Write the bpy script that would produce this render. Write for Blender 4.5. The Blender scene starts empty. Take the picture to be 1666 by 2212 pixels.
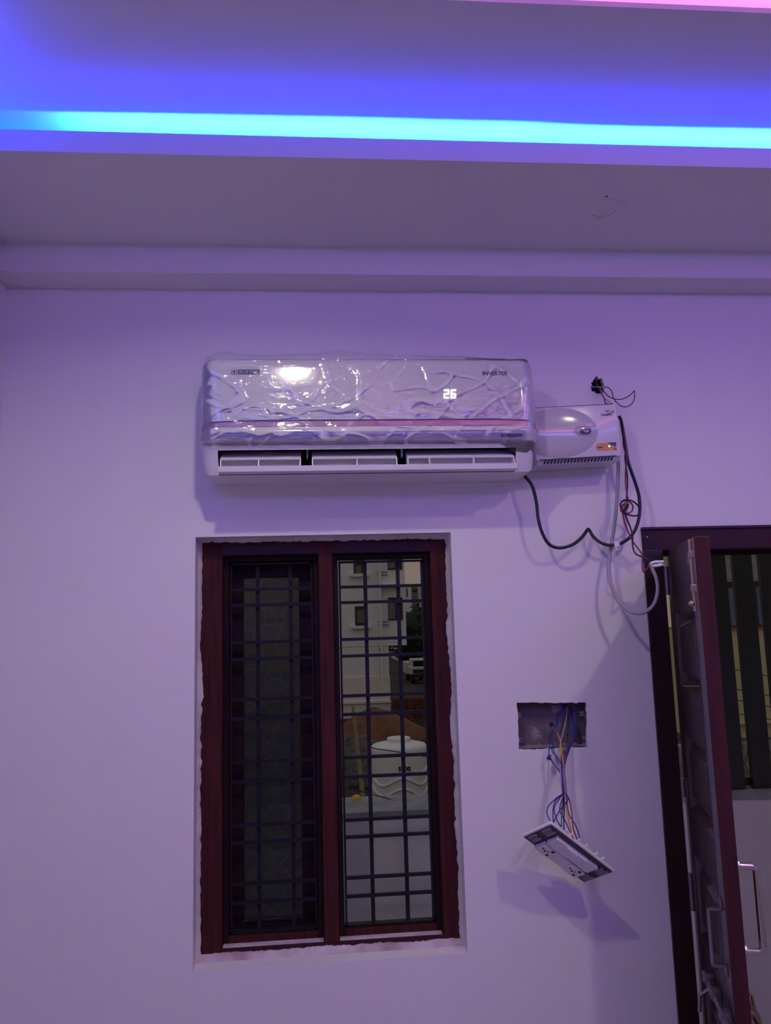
import bpy, bmesh, math, random
from mathutils import Vector, Matrix, noise
random.seed(7)
S = bpy.context.scene
V = Vector
# ------------------------------------------------------------------ camera
W, H, FPX = 1666, 2212, 1664.0
PITCH, YAW, ROLL = 0.13967, -0.08639, -0.02857
CAM = V((0.0, -2.4, 1.83))
fwd = V((-math.sin(YAW)*math.cos(PITCH), math.cos(YAW)*math.cos(PITCH), math.sin(PITCH)))
rt0 = V((math.cos(YAW), math.sin(YAW), 0)); up0 = rt0.cross(fwd)
RT = math.cos(ROLL)*rt0 + math.sin(ROLL)*up0
UP = -math.sin(ROLL)*rt0 + math.cos(ROLL)*up0
cd = bpy.data.cameras.new('camera'); cam = bpy.data.objects.new('camera', cd)
S.collection.objects.link(cam); S.camera = cam
cd.sensor_fit = 'VERTICAL'; cd.sensor_height = 36.0; cd.lens = FPX/H*36.0; cd.clip_start = 0.02; cd.clip_end = 500
cam.matrix_world = Matrix((( RT.x, UP.x, -fwd.x, CAM.x), (RT.y, UP.y, -fwd.y, CAM.y), (RT.z, UP.z, -fwd.z, CAM.z), (0, 0, 0, 1)))
def at(px, py, y=0.0, z=None):
    """real-world point on the plane y (or height z) measured from the photograph"""
    d = fwd + (px-W/2)/FPX*RT - (py-H/2)/FPX*UP
    t = (y-CAM.y)/d.y if z is None else (z-CAM.z)/d.z
    return CAM + t*d
# ------------------------------------------------------------------ world, lamps, exposure
vs = S.view_settings
vs.view_transform = 'Standard'; vs.look = 'None'; vs.gamma = 1.0; vs.use_curve_mapping = False; vs.exposure = -0.06
S.cycles.use_denoising = True
S.cycles.max_bounces = 10; S.cycles.diffuse_bounces = 6; S.cycles.transparent_max_bounces = 16
S.cycles.sample_clamp_indirect = 4.0; S.cycles.caustics_reflective = False; S.cycles.caustics_refractive = False
wd = bpy.data.worlds.new('dusk_sky'); S.world = wd; wd.use_nodes = True
nt = wd.node_tree; bg = nt.nodes['Background']
tc = nt.nodes.new('ShaderNodeTexCoord'); sx = nt.nodes.new('ShaderNodeSeparateXYZ'); cr = nt.nodes.new('ShaderNodeValToRGB')
nt.links.new(tc.outputs['Generated'], sx.inputs[0]); nt.links.new(sx.outputs['Z'], cr.inputs[0]); nt.links.new(cr.outputs[0], bg.inputs[0])
cr.color_ramp.elements[0].position = 0.0; cr.color_ramp.elements[0].color = (.27, .20, .165, 1)
cr.color_ramp.elements[1].position = 0.9; cr.color_ramp.elements[1].color = (.34, .35, .39, 1)
bg.inputs[1].default_value = 0.75
def downlight(x, y, z, watts, col, size=.08, spread=152):
    l = bpy.data.lights.new('downlight', 'AREA'); l.shape = 'DISK'; l.size = size; l.energy = watts; l.color = col; l.spread = math.radians(spread)
    o = bpy.data.objects.new('downlight_lamp', l); o.location = (x, y, z); S.collection.objects.link(o)
L1 = (-0.10, -1.17, 3.094); L2 = (1.45, -1.66, 3.19)
downlight(*L1, 9.0, (1.0, .86, .66))
downlight(*L2, 10.2, (1.0, .86, .66))
BLUE = (.006, .055, 1.0); PINK = (1.0, .16, .80)
LED_B, LED_P, FILL_B = 1200.0, 42.0, 85.0
def strip(name, loc, aim, length, along, watts, col, width=.02):
    """one added fill light at an unseen cove or tray edge, aimed inward"""
    l = bpy.data.lights.new(name, 'AREA'); l.shape = 'RECTANGLE'; l.size = length; l.size_y = width; l.energy = watts; l.color = col
    o = bpy.data.objects.new(name, l); z = -V(aim).normalized(); x = V(along); y = z.cross(x)
    o.matrix_world = Matrix(((x.x, y.x, z.x, loc[0]), (x.y, y.y, z.y, loc[1]), (x.z, y.z, z.z, loc[2]), (0, 0, 0, 1))); S.collection.objects.link(o)
BLUE_L = (.17, .22, 1.0); PINK_L = (1.0, .22, .55)
strip('cove_fill', (.85, -3.36, 3.066), (0, .85, -.5), 3.2, (1, 0, 0), 11.5, BLUE_L)  # added blue fill lights out of frame, besides the LED ribbons in the coves
strip('cove_fill', (-.77, -2.6, 3.066), (.85, 0, -.5), 1.5, (0, 1, 0), 4.0, BLUE_L)
strip('cove_fill', (2.44, -2.0, 3.066), (-.85, 0, -.5), 2.6, (0, 1, 0), 5.5, BLUE_L)
strip('tray_fill', (1.15, -2.93, 3.13), (0, .8, -.6), 1.7, (1, 0, 0), 3.6, PINK_L)  # added pink fill lights inside the tray, besides its LED ribbons
strip('tray_fill', (2.0, -2.0, 3.13), (-.8, 0, -.6), 1.8, (0, 1, 0), 2.2, PINK_L)
# ------------------------------------------------------------------ materials
def M(name, col, rough=.5, metal=0.0, noise_amt=0.0, scale=8.0, bump=0.0, bscale=60.0, col2=None, stretch=None, coat=0.0, spec=.5, emit=None, es=0.0):
    m = bpy.data.materials.new(name); m.use_nodes = True; n = m.node_tree; b = n.nodes['Principled BSDF']
    b.inputs['Base Color'].default_value = (*col, 1); b.inputs['Roughness'].default_value = rough; b.inputs['Metallic'].default_value = metal
    b.inputs['Coat Weight'].default_value = coat; b.inputs['Specular IOR Level'].default_value = spec
    t = n.nodes.new('ShaderNodeTexCoord'); mp = n.nodes.new('ShaderNodeMapping'); n.links.new(t.outputs['Object'], mp.inputs[0])
    if stretch: mp.inputs['Scale'].default_value = stretch
    if noise_amt > 0 or col2:
        ns = n.nodes.new('ShaderNodeTexNoise'); ns.inputs['Scale'].default_value = scale; ns.inputs['Detail'].default_value = 5
        n.links.new(mp.outputs[0], ns.inputs[0])
        mx = n.nodes.new('ShaderNodeMix'); mx.data_type = 'RGBA'
        c2 = col2 or tuple(c*(1-noise_amt) for c in col)
        mx.inputs[6].default_value = (*col, 1); mx.inputs[7].default_value = (*c2, 1)
        rp = n.nodes.new('ShaderNodeValToRGB'); rp.color_ramp.elements[0].position = .35; rp.color_ramp.elements[1].position = .68
        n.links.new(ns.outputs[0], rp.inputs[0]); n.links.new(rp.outputs[0], mx.inputs[0]); n.links.new(mx.outputs[2], b.inputs['Base Color'])
    if bump > 0:
        n2 = n.nodes.new('ShaderNodeTexNoise'); n2.inputs['Scale'].default_value = bscale; n2.inputs['Detail'].default_value = 4
        n.links.new(mp.outputs[0], n2.inputs[0]); bp = n.nodes.new('ShaderNodeBump'); bp.inputs['Strength'].default_value = bump; bp.inputs['Distance'].default_value = .01
        n.links.new(n2.outputs[0], bp.inputs['Height']); n.links.new(bp.outputs[0], b.inputs['Normal'])
    if emit: b.inputs['Emission Color'].default_value = (*emit, 1); b.inputs['Emission Strength'].default_value = es
    return m
def E_(name, col, s):
    m = bpy.data.materials.new(name); m.use_nodes = True; n = m.node_tree; n.nodes.clear()
    e = n.nodes.new('ShaderNodeEmission'); e.inputs[0].default_value = (*col, 1); e.inputs[1].default_value = s
    o = n.nodes.new('ShaderNodeOutputMaterial'); n.links.new(e.outputs[0], o.inputs[0]); return m
paint = M('wall_paint', (.76, .745, .76), .55, bump=.05, bscale=220, noise_amt=.03, scale=2)
ceil_paint = M('ceiling_paint', (.74, .73, .74), .6, bump=.04, bscale=200, noise_amt=.03, scale=2)
plaster = M('raw_plaster', (.70, .67, .68), .8, bump=.4, bscale=120, noise_amt=.12, scale=25)
stained = M('stained_plaster', (.66, .60, .62), .8, bump=.3, bscale=120, col2=(.36, .24, .25), scale=9)
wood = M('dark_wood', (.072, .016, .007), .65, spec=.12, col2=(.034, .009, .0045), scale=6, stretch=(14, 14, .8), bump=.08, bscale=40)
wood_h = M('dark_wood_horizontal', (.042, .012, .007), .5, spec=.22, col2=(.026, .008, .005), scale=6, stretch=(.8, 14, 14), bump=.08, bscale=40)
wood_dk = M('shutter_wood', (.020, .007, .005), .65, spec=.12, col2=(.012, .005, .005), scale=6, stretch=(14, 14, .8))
door_wood = M('door_wood', (.028, .010, .008), .36, spec=.4, coat=.5, col2=(.020, .008, .009), scale=5, stretch=(12, 12, .7), bump=.06, bscale=40)
door_edge = M('door_edge_wood', (.058, .014, .008), .7, spec=.15, col2=(.036, .010, .008), scale=6, stretch=(14, 14, .8))
iron = M('black_iron', (.011, .011, .013), .55, spec=.16, bump=.2, bscale=90)
floor_m = M('floor_tile', (.36, .34, .33), .25, noise_amt=.1, scale=3)
paint_far = M('wall_paint_far', (.66, .65, .68), .55)
white_pl = M('white_plastic', (.90, .90, .93), .13, coat=.35)
white_soft = M('white_plastic_matte', (.80, .79, .81), .38)
housing_m = M('housing_plastic', (.64, .63, .66), .22, coat=.25)
dark_cav = M('outlet_black', (.006, .006, .008), .6)
rose = M('rose_gold', (.52, .30, .28), .3, metal=.35)
grey_pl = M('grey_plastic', (.50, .49, .50), .14, coat=.3)
dish_pl = M('dish_grey_plastic', (.42, .41, .43), .15, coat=.3)
navy = M('navy_print', (.012, .012, .11), .4)
ink = M('dark_ink', (.012, .010, .035), .45)
white_ink = M('white_print', (.75, .75, .85), .45)
orange = M('orange_label', (.60, .27, .04), .35, col2=(.50, .17, .04), scale=30)
maroon = M('maroon_print', (.045, .008, .02), .4)
lcd = E_('lcd_digits', (1, 1, .95), 3.0)
led_g = E_('green_led', (.75, 1, .35), 2.2)
black_cb = M('black_cable_sheath', (.008, .008, .012), .4)
grey_cb = M('grey_conduit', (.33, .32, .36), .45)
red_w = M('red_wire_sheath', (.22, .010, .012), .35)
blue_w = M('blue_wire_sheath', (.010, .018, .24), .35)
green_w = M('green_wire_sheath', (.015, .07, .05), .35)
yel_w = M('yellow_wire_sheath', (.62, .26, .04), .35)
white_w = M('white_wire_sheath', (.36, .34, .38), .4)
steel = M('brushed_steel', (.62, .52, .42), .25, metal=1.0)
steel_d = M('dull_steel', (.30, .25, .27), .35, metal=.9)
brass = M('aged_brass', (.45, .33, .22), .3, metal=1.0)
box_m = M('metal_box', (.16, .13, .14), .7, col2=(.08, .06, .07), scale=22, bump=.4, bscale=80)
cement = M('cement_smear', (.30, .28, .31), .9, bump=.8, bscale=90, noise_amt=.3, scale=60)
hole_m = M('dark_hole', (.020, .014, .022), .9)
carrier = M('dark_carrier', (.020, .019, .030), .4)
pale_clip = M('pale_clip', (.26, .23, .25), .5)
# film
film = bpy.data.materials.new('clear_film'); film.use_nodes = True
n = film.node_tree; n.nodes.clear()
out = n.nodes.new('ShaderNodeOutputMaterial'); mx = n.nodes.new('ShaderNodeMixShader'); tr = n.nodes.new('ShaderNodeBsdfTransparent'); gl = n.nodes.new('ShaderNodeBsdfGlossy')
gl.inputs['Roughness'].default_value = .09; gl.inputs['Color'].default_value = (1, 1, 1, 1); tr.inputs['Color'].default_value = (.985, .985, .99, 1)
fr = n.nodes.new('ShaderNodeFresnel'); fr.inputs[0].default_value = 1.42
mul = n.nodes.new('ShaderNodeMath'); mul.operation = 'MULTIPLY_ADD'; mul.inputs[1].default_value = 1.6; mul.inputs[2].default_value = .02
tcn = n.nodes.new('ShaderNodeTexCoord'); mpn = n.nodes.new('ShaderNodeMapping'); mpn.inputs['Rotation'].default_value = (0, .6, 0); mpn.inputs['Scale'].default_value = (1, 1, 2.2)
def film_noise(scale, rid, det, dist):
    q = n.nodes.new('ShaderNodeTexNoise'); q.inputs['Scale'].default_value = scale; q.inputs['Detail'].default_value = det; q.inputs['Distortion'].default_value = dist
    if rid: q.noise_type = 'RIDGED_MULTIFRACTAL'
    n.links.new(mpn.outputs[0], q.inputs[0]); return q
n.links.new(tcn.outputs['Object'], mpn.inputs[0])
n1 = film_noise(23, False, 2, 1.5); n2 = film_noise(6.0, True, 2, 1.0); n3 = film_noise(5.0, False, 1, 0)
am = n.nodes.new('ShaderNodeMath'); am.operation = 'MULTIPLY_ADD'; am.inputs[1].default_value = .55; n.links.new(n2.outputs[0], am.inputs[0]); n.links.new(n1.outputs[0], am.inputs[2])
bmp = n.nodes.new('ShaderNodeBump'); bmp.inputs['Strength'].default_value = 1.0; bmp.inputs['Distance'].default_value = .0021
n.links.new(am.outputs[0], bmp.inputs['Height'])
n.links.new(bmp.outputs[0], gl.inputs['Normal']); n.links.new(bmp.outputs[0], fr.inputs['Normal'])
# creases scatter a little light
rpc = n.nodes.new('ShaderNodeValToRGB'); rpc.color_ramp.elements[0].position = .62; rpc.color_ramp.elements[1].position = .95
rpc.color_ramp.elements[0].color = (0, 0, 0, 1); rpc.color_ramp.elements[1].color = (.30, .30, .30, 1)
nrm_ = n.nodes.new('ShaderNodeMath'); nrm_.operation = 'MULTIPLY'; nrm_.inputs[1].default_value = .5
n.links.new(n2.outputs[0], nrm_.inputs[0]); n.links.new(nrm_.outputs[0], rpc.inputs[0])
df = n.nodes.new('ShaderNodeBsdfDiffuse'); df.inputs[0].default_value = (.9, .9, .95, 1); mx2 = n.nodes.new('ShaderNodeMixShader')
n.links.new(fr.outputs[0], mul.inputs[0]); n.links.new(mul.outputs[0], mx.inputs[0]); n.links.new(tr.outputs[0], mx.inputs[1]); n.links.new(gl.outputs[0], mx.inputs[2])
n.links.new(rpc.outputs[0], mx2.inputs[0]); n.links.new(mx.outputs[0], mx2.inputs[1]); n.links.new(df.outputs[0], mx2.inputs[2]); n.links.new(mx2.outputs[0], out.inputs[0])
# crackle glass
pane_m = bpy.data.materials.new('crackle_glass'); pane_m.use_nodes = True
n = pane_m.node_tree; b = n.nodes['Principled BSDF']
b.inputs['Base Color'].default_value = (.50, .53, .47, 1); b.inputs['Specular IOR Level'].default_value = .2; b.inputs['Roughness'].default_value = .42; b.inputs['Transmission Weight'].default_value = .85; b.inputs['IOR'].default_value = 1.3
vo = n.nodes.new('ShaderNodeTexVoronoi'); vo.feature = 'DISTANCE_TO_EDGE'; vo.inputs['Scale'].default_value = 19
tcn = n.nodes.new('ShaderNodeTexCoord'); n.links.new(tcn.outputs['Object'], vo.inputs['Vector'])
rp = n.nodes.new('ShaderNodeValToRGB'); rp.color_ramp.elements[0].position = 0; rp.color_ramp.elements[1].position = .035
rp.color_ramp.elements[0].color = (.21, .23, .205, 1); rp.color_ramp.elements[1].color = (.105, .12, .105, 1)
bmp = n.nodes.new('ShaderNodeBump'); bmp.inputs['Strength'].default_value = .5; bmp.inputs['Distance'].default_value = .004
n.links.new(vo.outputs['Distance'], rp.inputs[0]); n.links.new(rp.outputs[0], b.inputs['Base Color']); n.links.new(rp.outputs[0], bmp.inputs['Height']); n.links.new(bmp.outputs[0], b.inputs['Normal'])
# ------------------------------------------------------------------ mesh helpers
WL = {}
C = S.collection
class B:
    """collects geometry (world coordinates) for ONE mesh object"""
    def __init__(s, mat=None): s.v = []; s.f = []; s.mi = []; s.k = 0; s.m = mat
    def add(s, vs_, fs, k=None):
        o = len(s.v); T = s.m
        s.v += [(T @ V(p)) if T else V(p) for p in vs_]
        s.f += [tuple(i+o for i in f) for f in fs]; s.mi += [s.k if k is None else k]*len(fs); return s
    def box(s, x0, x1, y0, y1, z0, z1, bev=0.0):
        if x0 > x1: x0, x1 = x1, x0
        if y0 > y1: y0, y1 = y1, y0
        if z0 > z1: z0, z1 = z1, z0
        bev = min(bev, .49*min(x1-x0, y1-y0, z1-z0))
        if bev <= 0:
            return s.add([(x, y, z) for z in (z0, z1) for y in (y0, y1) for x in (x0, x1)], [(0, 2, 3, 1), (4, 5, 7, 6), (0, 1, 5, 4), (2, 6, 7, 3), (0, 4, 6, 2), (1, 3, 7, 5)])
        bm = bmesh.new(); bmesh.ops.create_cube(bm, size=1)
        for v in bm.verts: v.co = V(((x0+x1)/2+v.co.x*(x1-x0), (y0+y1)/2+v.co.y*(y1-y0), (z0+z1)/2+v.co.z*(z1-z0)))
        bmesh.ops.bevel(bm, geom=bm.edges[:], offset=bev, segments=2, affect='EDGES', profile=.6)
        bm.verts.index_update(); s.add([v.co.copy() for v in bm.verts], [[v.index for v in f.verts] for f in bm.faces]); bm.free(); return s
    def prism(s, poly, axis, a0, a1):
        """poly of 2D points extruded along axis ('x','y','z') from a0 to a1"""
        def P(p, a): return {'x': (a, p[0], p[1]), 'y': (p[0], a, p[1]), 'z': (p[0], p[1], a)}[axis]
        k = len(poly); vs_ = [P(p, a0) for p in poly]+[P(p, a1) for p in poly]
        return s.add(vs_, [tuple(range(k))[::-1], tuple(range(k, 2*k))]+[(i, (i+1) % k, k+(i+1) % k, k+i) for i in range(k)])
    def tube(s, path, r, seg=10, cap=True, closed=False):
        path = [V(p) for p in path]; n_ = len(path); rings = []
        if n_ < 2: return s
        t0 = (path[1]-path[0]).normalized(); nrm = t0.orthogonal().normalized(); pt = t0
        for i, p in enumerate(path):
            a = path[max(i-1, 0)]; c = path[min(i+1, n_-1)]; t = (c-a)
            t = t.normalized() if t.length > 1e-9 else pt
            q = pt.rotation_difference(t); nrm = (q @ nrm); nrm = (nrm-t*nrm.dot(t)).normalized(); bn = t.cross(nrm); pt = t
            rr = r[i] if isinstance(r, (list, tuple)) else r
            rings.append([p+rr*(math.cos(2*math.pi*j/seg)*nrm+math.sin(2*math.pi*j/seg)*bn) for j in range(seg)])
        return s.loft(rings, cap)
    def loft(s, rings, cap=True, skip=None):
        seg = len(rings[0]); vs_ = [p for r_ in rings for p in r_]; fs = []
        for i in range(len(rings)-1):
            for j in range(seg):
                if skip and skip(i, j): continue
                fs.append((i*seg+j, i*seg+(j+1) % seg, (i+1)*seg+(j+1) % seg, (i+1)*seg+j))
        if cap: fs.append(tuple(range(seg))[::-1]); fs.append(tuple(range((len(rings)-1)*seg, len(rings)*seg)))
        return s.add(vs_, fs)
    def grid(s, rows):
        nc = len(rows[0]); vs_ = [p for r_ in rows for p in r_]
        return s.add(vs_, [(i*nc+j, i*nc+j+1, (i+1)*nc+j+1, (i+1)*nc+j) for i in range(len(rows)-1) for j in range(nc-1)])
    def cyl(s, p0, p1, r, seg=16): return s.tube([p0, p1], r, seg)
    def ball(s, c, r, sc=(1, 1, 1), seg=14, ring=8):
        c = V(c); rows = [[c+V((r*sc[0]*math.sin(math.pi*i/ring)*math.cos(2*math.pi*j/seg), r*sc[1]*math.sin(math.pi*i/ring)*math.sin(2*math.pi*j/seg), r*sc[2]*math.cos(math.pi*i/ring))) for j in range(seg)] for i in range(1, ring)]
        s.loft(rows, False); o = len(rows)
        top = c+V((0, 0, r*sc[2])); bot = c-V((0, 0, r*sc[2]))
        s.add([top]+rows[0], [(0, j+1, (j+1) % seg+1) for j in range(seg)])
        return s.add([bot]+rows[-1], [(0, (j+1) % seg+1, j+1) for j in range(seg)])
    def done(s, name, mats, parent=None, smooth=False, **props):
        if not isinstance(mats, (list, tuple)): mats = [mats]
        xs = [p.x for p in s.v]; ys = [p.y for p in s.v]; zs = [p.z for p in s.v]
        c = V(((min(xs)+max(xs))/2, (min(ys)+max(ys))/2, min(zs)))
        me = bpy.data.meshes.new(name); me.from_pydata([tuple(p-c) for p in s.v], [], s.f)
        for m in mats: me.materials.append(m)
        me.polygons.foreach_set('material_index', s.mi)
        bm = bmesh.new(); bm.from_mesh(me); bmesh.ops.remove_doubles(bm, verts=bm.verts, dist=1e-6); bmesh.ops.recalc_face_normals(bm, faces=bm.faces); bm.to_mesh(me); bm.free()
        if smooth:
            me.polygons.foreach_set('use_smooth', [True]*len(me.polygons))
            if smooth != 'all': me.set_sharp_from_angle(angle=math.radians(38))
        o = bpy.data.objects.new(name, me); C.objects.link(o)
        pw = V((0, 0, 0))
        if parent: o.parent = parent; pw = WL[parent.name]
        o.location = c-pw; WL[o.name] = c
        for k, v in props.items(): o[k] = v
        return o
def thing(name, loc, label=None, cat=None, group=None, kind=None):
    o = bpy.data.objects.new(name, None); o.empty_display_size = .05; C.objects.link(o); o.location = loc; WL[o.name] = V(loc)
    if label: o['label'] = label
    if cat: o['category'] = cat
    if group: o['group'] = group
    if kind: o['kind'] = kind
    return o
def smoothpath(pts, k=8):
    pts = [V(p) for p in pts]; q = [2*pts[0]-pts[1]]+pts+[2*pts[-1]-pts[-2]]; r = []
    for i in range(1, len(q)-2):
        a, b_, c, d = q[i-1:i+3]
        for j in range(k):
            t = j/k; r.append(.5*((2*b_)+(c-a)*t+(2*a-5*b_+4*c-d)*t*t+(3*b_-a-3*c+d)*t**3))
    r.append(pts[-1]); return r
def text(body, loc, size, mat, name, parent, width=None, extrude=.0004, xdir=V((1, 0, 0)), zdir=V((0, 0, 1)), bold=0.0, shear=0.0, **props):
    cu = bpy.data.curves.new('lettering', 'FONT'); cu.body = body; cu.size = size; cu.extrude = extrude; cu.offset = bold; cu.shear = shear; cu.align_x = 'CENTER'; cu.align_y = 'CENTER'; cu.resolution_u = 3
    o = bpy.data.objects.new('lettering', cu); C.objects.link(o)
    me = bpy.data.meshes.new_from_object(o.evaluated_get(bpy.context.evaluated_depsgraph_get()))
    bpy.data.objects.remove(o); bpy.data.curves.remove(cu)
    xs = [v.co.x for v in me.vertices]; sc = width/(max(xs)-min(xs)) if width else 1
    yd = -xdir.cross(zdir); b = B()
    loc = V(loc)
    b.add([loc+xdir*(v.co.x*sc)+zdir*v.co.y-yd*(-v.co.z) for v in me.vertices], [tuple(p.vertices) for p in me.polygons])
    bpy.data.meshes.remove(me)
    return b.done(name, mat, parent, **props)
def holed(outer, holes, y):
    """flat wall sheet in the plane y with holes; returns verts, faces"""
    bm = bmesh.new(); es = []
    for loop in [outer]+holes:
        vv = [bm.verts.new((p[0], y, p[1])) for p in loop]
        es += [bm.edges.new((vv[i], vv[(i+1) % len(vv)])) for i in range(len(vv))]
    bmesh.ops.triangle_fill(bm, use_beauty=True, use_dissolve=False, edges=es)
    bm.verts.index_update(); r = ([v.co.copy() for v in bm.verts], [tuple(v.index for v in f.verts) for f in bm.faces]); bm.free(); return r
def ragged(loop, step, amp, seed=0, skip=()):
    r = []; k = len(loop)
    for i in range(k):
        a = V((*loop[i], 0)); b_ = V((*loop[(i+1) % k], 0)); n_ = max(1, int((b_-a).length/step))
        for j in range(n_):
            p = a.lerp(b_, j/n_); q = noise.noise_vector(V((p.x*60+seed, p.y*60, seed)))*amp + noise.noise_vector(V((p.x*190+seed, p.y*190, seed)))*amp*.5
            r.append((p.x+q.x, p.y+q.y))
    return r
# ------------------------------------------------------------------ room shell
XL, XR, YB, ZC = -.972, 2.9, -4.0, 3.1     # left wall, right wall, wall behind the camera, upper ceiling
WX0, WX1, WZ0, WZ1 = -.382, .413, .853, 2.10      # window recess
DX0, DX1, DZ1 = 1.036, 2.10, 2.103               # door opening
TH = .22
box_loop = ragged([(.598, 1.425), (.812, 1.424), (.820, 1.558), (.600, 1.567)], .008, .0035, 3)
hc = at(1291, 831)
hole_loop = [(hc.x+dx*.00138, hc.z-dy*.00138) for dx, dy in ((-16, 14), (-16, 4), (-13, 3), (-15, -2), (-16, -6), (-12, -6), (-11, -8), (-9, -12), (-5, -16), (-6, -20), (-2, -19), (-1, -23), (2, -20), (4, -15), (9, -16), (12, -17), (14, -13), (13, -10), (16, -5), (17, 4), (16, 12), (14, 19), (9, 22), (0, 22), (-6, 21), (-8, 17), (-12, 16), (-14, 18))]
b = B()
win_loop = [(WX0, WZ0), (WX1, WZ0), (WX1, WZ1), (WX0, WZ1)]
b.add(*holed([(XL, 0), (DX0, 0), (DX0, DZ1), (DX1, DZ1), (DX1, 0), (XR, 0), (XR, 3.2), (XL, 3.2)], [win_loop, box_loop, hole_loop], 0))
def reveal(b, loop, y0, y1):
    k = len(loop); b.add([(p[0], y0, p[1]) for p in loop]+[(p[0], y1, p[1]) for p in loop], [(i, (i+1) % k, k+(i+1) % k, k+i) for i in range(k)])
reveal(b, win_loop, 0, TH); reveal(b, box_loop, 0, .012); reveal(b, hole_loop, 0, .02)
door_loop = [(DX0, 0), (DX0, DZ1), (DX1, DZ1), (DX1, 0)]
b.add([(p[0], yy, p[1]) for yy in (0, TH) for p in door_loop], [(0, 1, 5, 4), (1, 2, 6, 5), (2, 3, 7, 6)])
b.add(*holed([(XL-.22, -.2), (DX0, -.2), (DX0, DZ1), (DX1, DZ1), (DX1, -.2), (XR+.2, -.2), (XR+.2, 3.3), (XL-.22, 3.3)], [win_loop], TH))
wall_back = b.done('wall_back', paint, kind='structure', label='white painted wall with window, door and air conditioner')
B().add([(XL, YB, 0), (XL, 0, 0), (XL, 0, 3.2), (XL, YB, 3.2)], [(0, 1, 2, 3)]).done('wall_left', paint, kind='structure', label='white painted side wall just inside the left edge')
B().add([(XR, YB, 0), (XR, 0, 0), (XR, 0, 3.2), (XR, YB, 3.2)], [(0, 1, 2, 3)]).done('wall_right', paint_far, kind='structure', label='white side wall on the right of the room')
B().add([(XL, YB, 0), (XR, YB, 0), (XR, YB, 3.2), (XL, YB, 3.2)], [(0, 1, 2, 3)]).done('wall_front', paint_far, kind='structure', label='white wall behind the camera')
B().box(XL, XR, YB, 0, -.05, 0).done('floor', floor_m, kind='structure', label='pale tiled floor of the room')
# cornice band along the wall
TZ, TY, SZ, LY, LZ = 2.904, -.12, 2.997, -.584, 3.054
LX, RX, LB = -.815, 2.5, -3.42
B().box(XL, XR, TY, 0, TZ, SZ+.06, .002).done('trim_1', ceil_paint, kind='structure', label='square plaster cornice band where the back wall meets the ceiling')
B().box(XL, XL+.03, YB, TY, TZ+.01, SZ+.003).done('trim_2', ceil_paint, kind='structure', label='narrow plaster cornice band along the left wall')
# false-ceiling ring with an upturned lip
def ring(b, ox0, ox1, oy0, oy1, ix0, ix1, iy0, iy1, z0, z1):
    o_ = [(ox0, oy0), (ox1, oy0), (ox1, oy1), (ox0, oy1)]; i_ = [(ix0, iy0), (ix1, iy0), (ix1, iy1), (ix0, iy1)]
    vs_ = [(*p, z) for z in (z0, z1) for p in o_+i_]; fs = []
    for j in range(4):
        q = (j+1) % 4; fs += [(j, q, 4+q, 4+j), (8+j, 12+j, 12+q, 8+q), (4+j, 4+q, 12+q, 12+j), (j, 8+j, 8+q, q)]
    b.add(vs_, fs)
b = B()
ring(b, XL, XR, YB, 0, LX, RX, LB, LY, SZ, SZ+.012)
ring(b, LX-.012, RX+.012, LB-.012, LY+.012, LX, RX, LB, LY, SZ+.012, LZ)
soffit = b.done('ceiling', ceil_paint, kind='structure', label='lower false ceiling border with an upturned cove lip')
# LED ribbons lying in the cove (they sag and rise a little as in the photo)
ledb = E_('blue_led', BLUE, LED_B); ledp = E_('pink_led', PINK, LED_P)
def ribbon(path, wd_, mat, parent):
    b = B(); rows = [[], []]
    for i, p in enumerate(path):
        d = (path[min(i+1, len(path)-1)]-path[max(i-1, 0)]); d.z = 0; s_ = V((-d.y, d.x, 0)).normalized()*wd_/2
        rows[0].append(p+s_); rows[1].append(p-s_)
    b.grid(rows).done('led_or_fill_strip', mat, parent)
def lz(x):
    z = 3.022+.0035*math.sin(x*5.2+.6)+.006*math.exp(-((x-.52)/.09)**2)
    if x < -.35: z -= .016*min(1, (-.35-x)/.33)**1.5
    return z
ribbon([V((LX+.05+i*(RX-LX-.1)/90, -.555, lz(LX+.05+i*(RX-LX-.1)/90))) for i in range(91)], .009, ledb, soffit)
b = B(); b.grid([[V((LX-.06+i*(RX-LX+.12)/60, -.43, z)) for i in range(61)] for z in (3.014, 3.041)]); b.done('led_or_fill_strip', E_('blue_front_fill', (.004, .03, 1.0), FILL_B), soffit)  # added emitter sheet behind the ribbon, widens the blue band on the upper ceiling
b = B(); b.grid([[V((LX-.154, -.43-i*.1, z)) for i in range(29)] for z in (3.014, 3.041)]); b.done('led_or_fill_strip', E_('blue_side_fill', (.004, .03, 1.0), FILL_B*1.6), soffit)  # same kind of added emitter along the left side, for blue glow there
ribbon([V((LX-.03, LB+.05+i*(LY-LB-.13)/20, 3.02)) for i in range(21)], .009, ledb, soffit)
ribbon([V((RX+.03, LB+.05+i*(LY-LB-.1)/20, 3.02)) for i in range(21)], .009, ledb, soffit)
ribbon([V((LX+.05+i*(RX-LX-.1)/20, LB-.03, 3.02)) for i in range(21)], .009, ledb, soffit)
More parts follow.
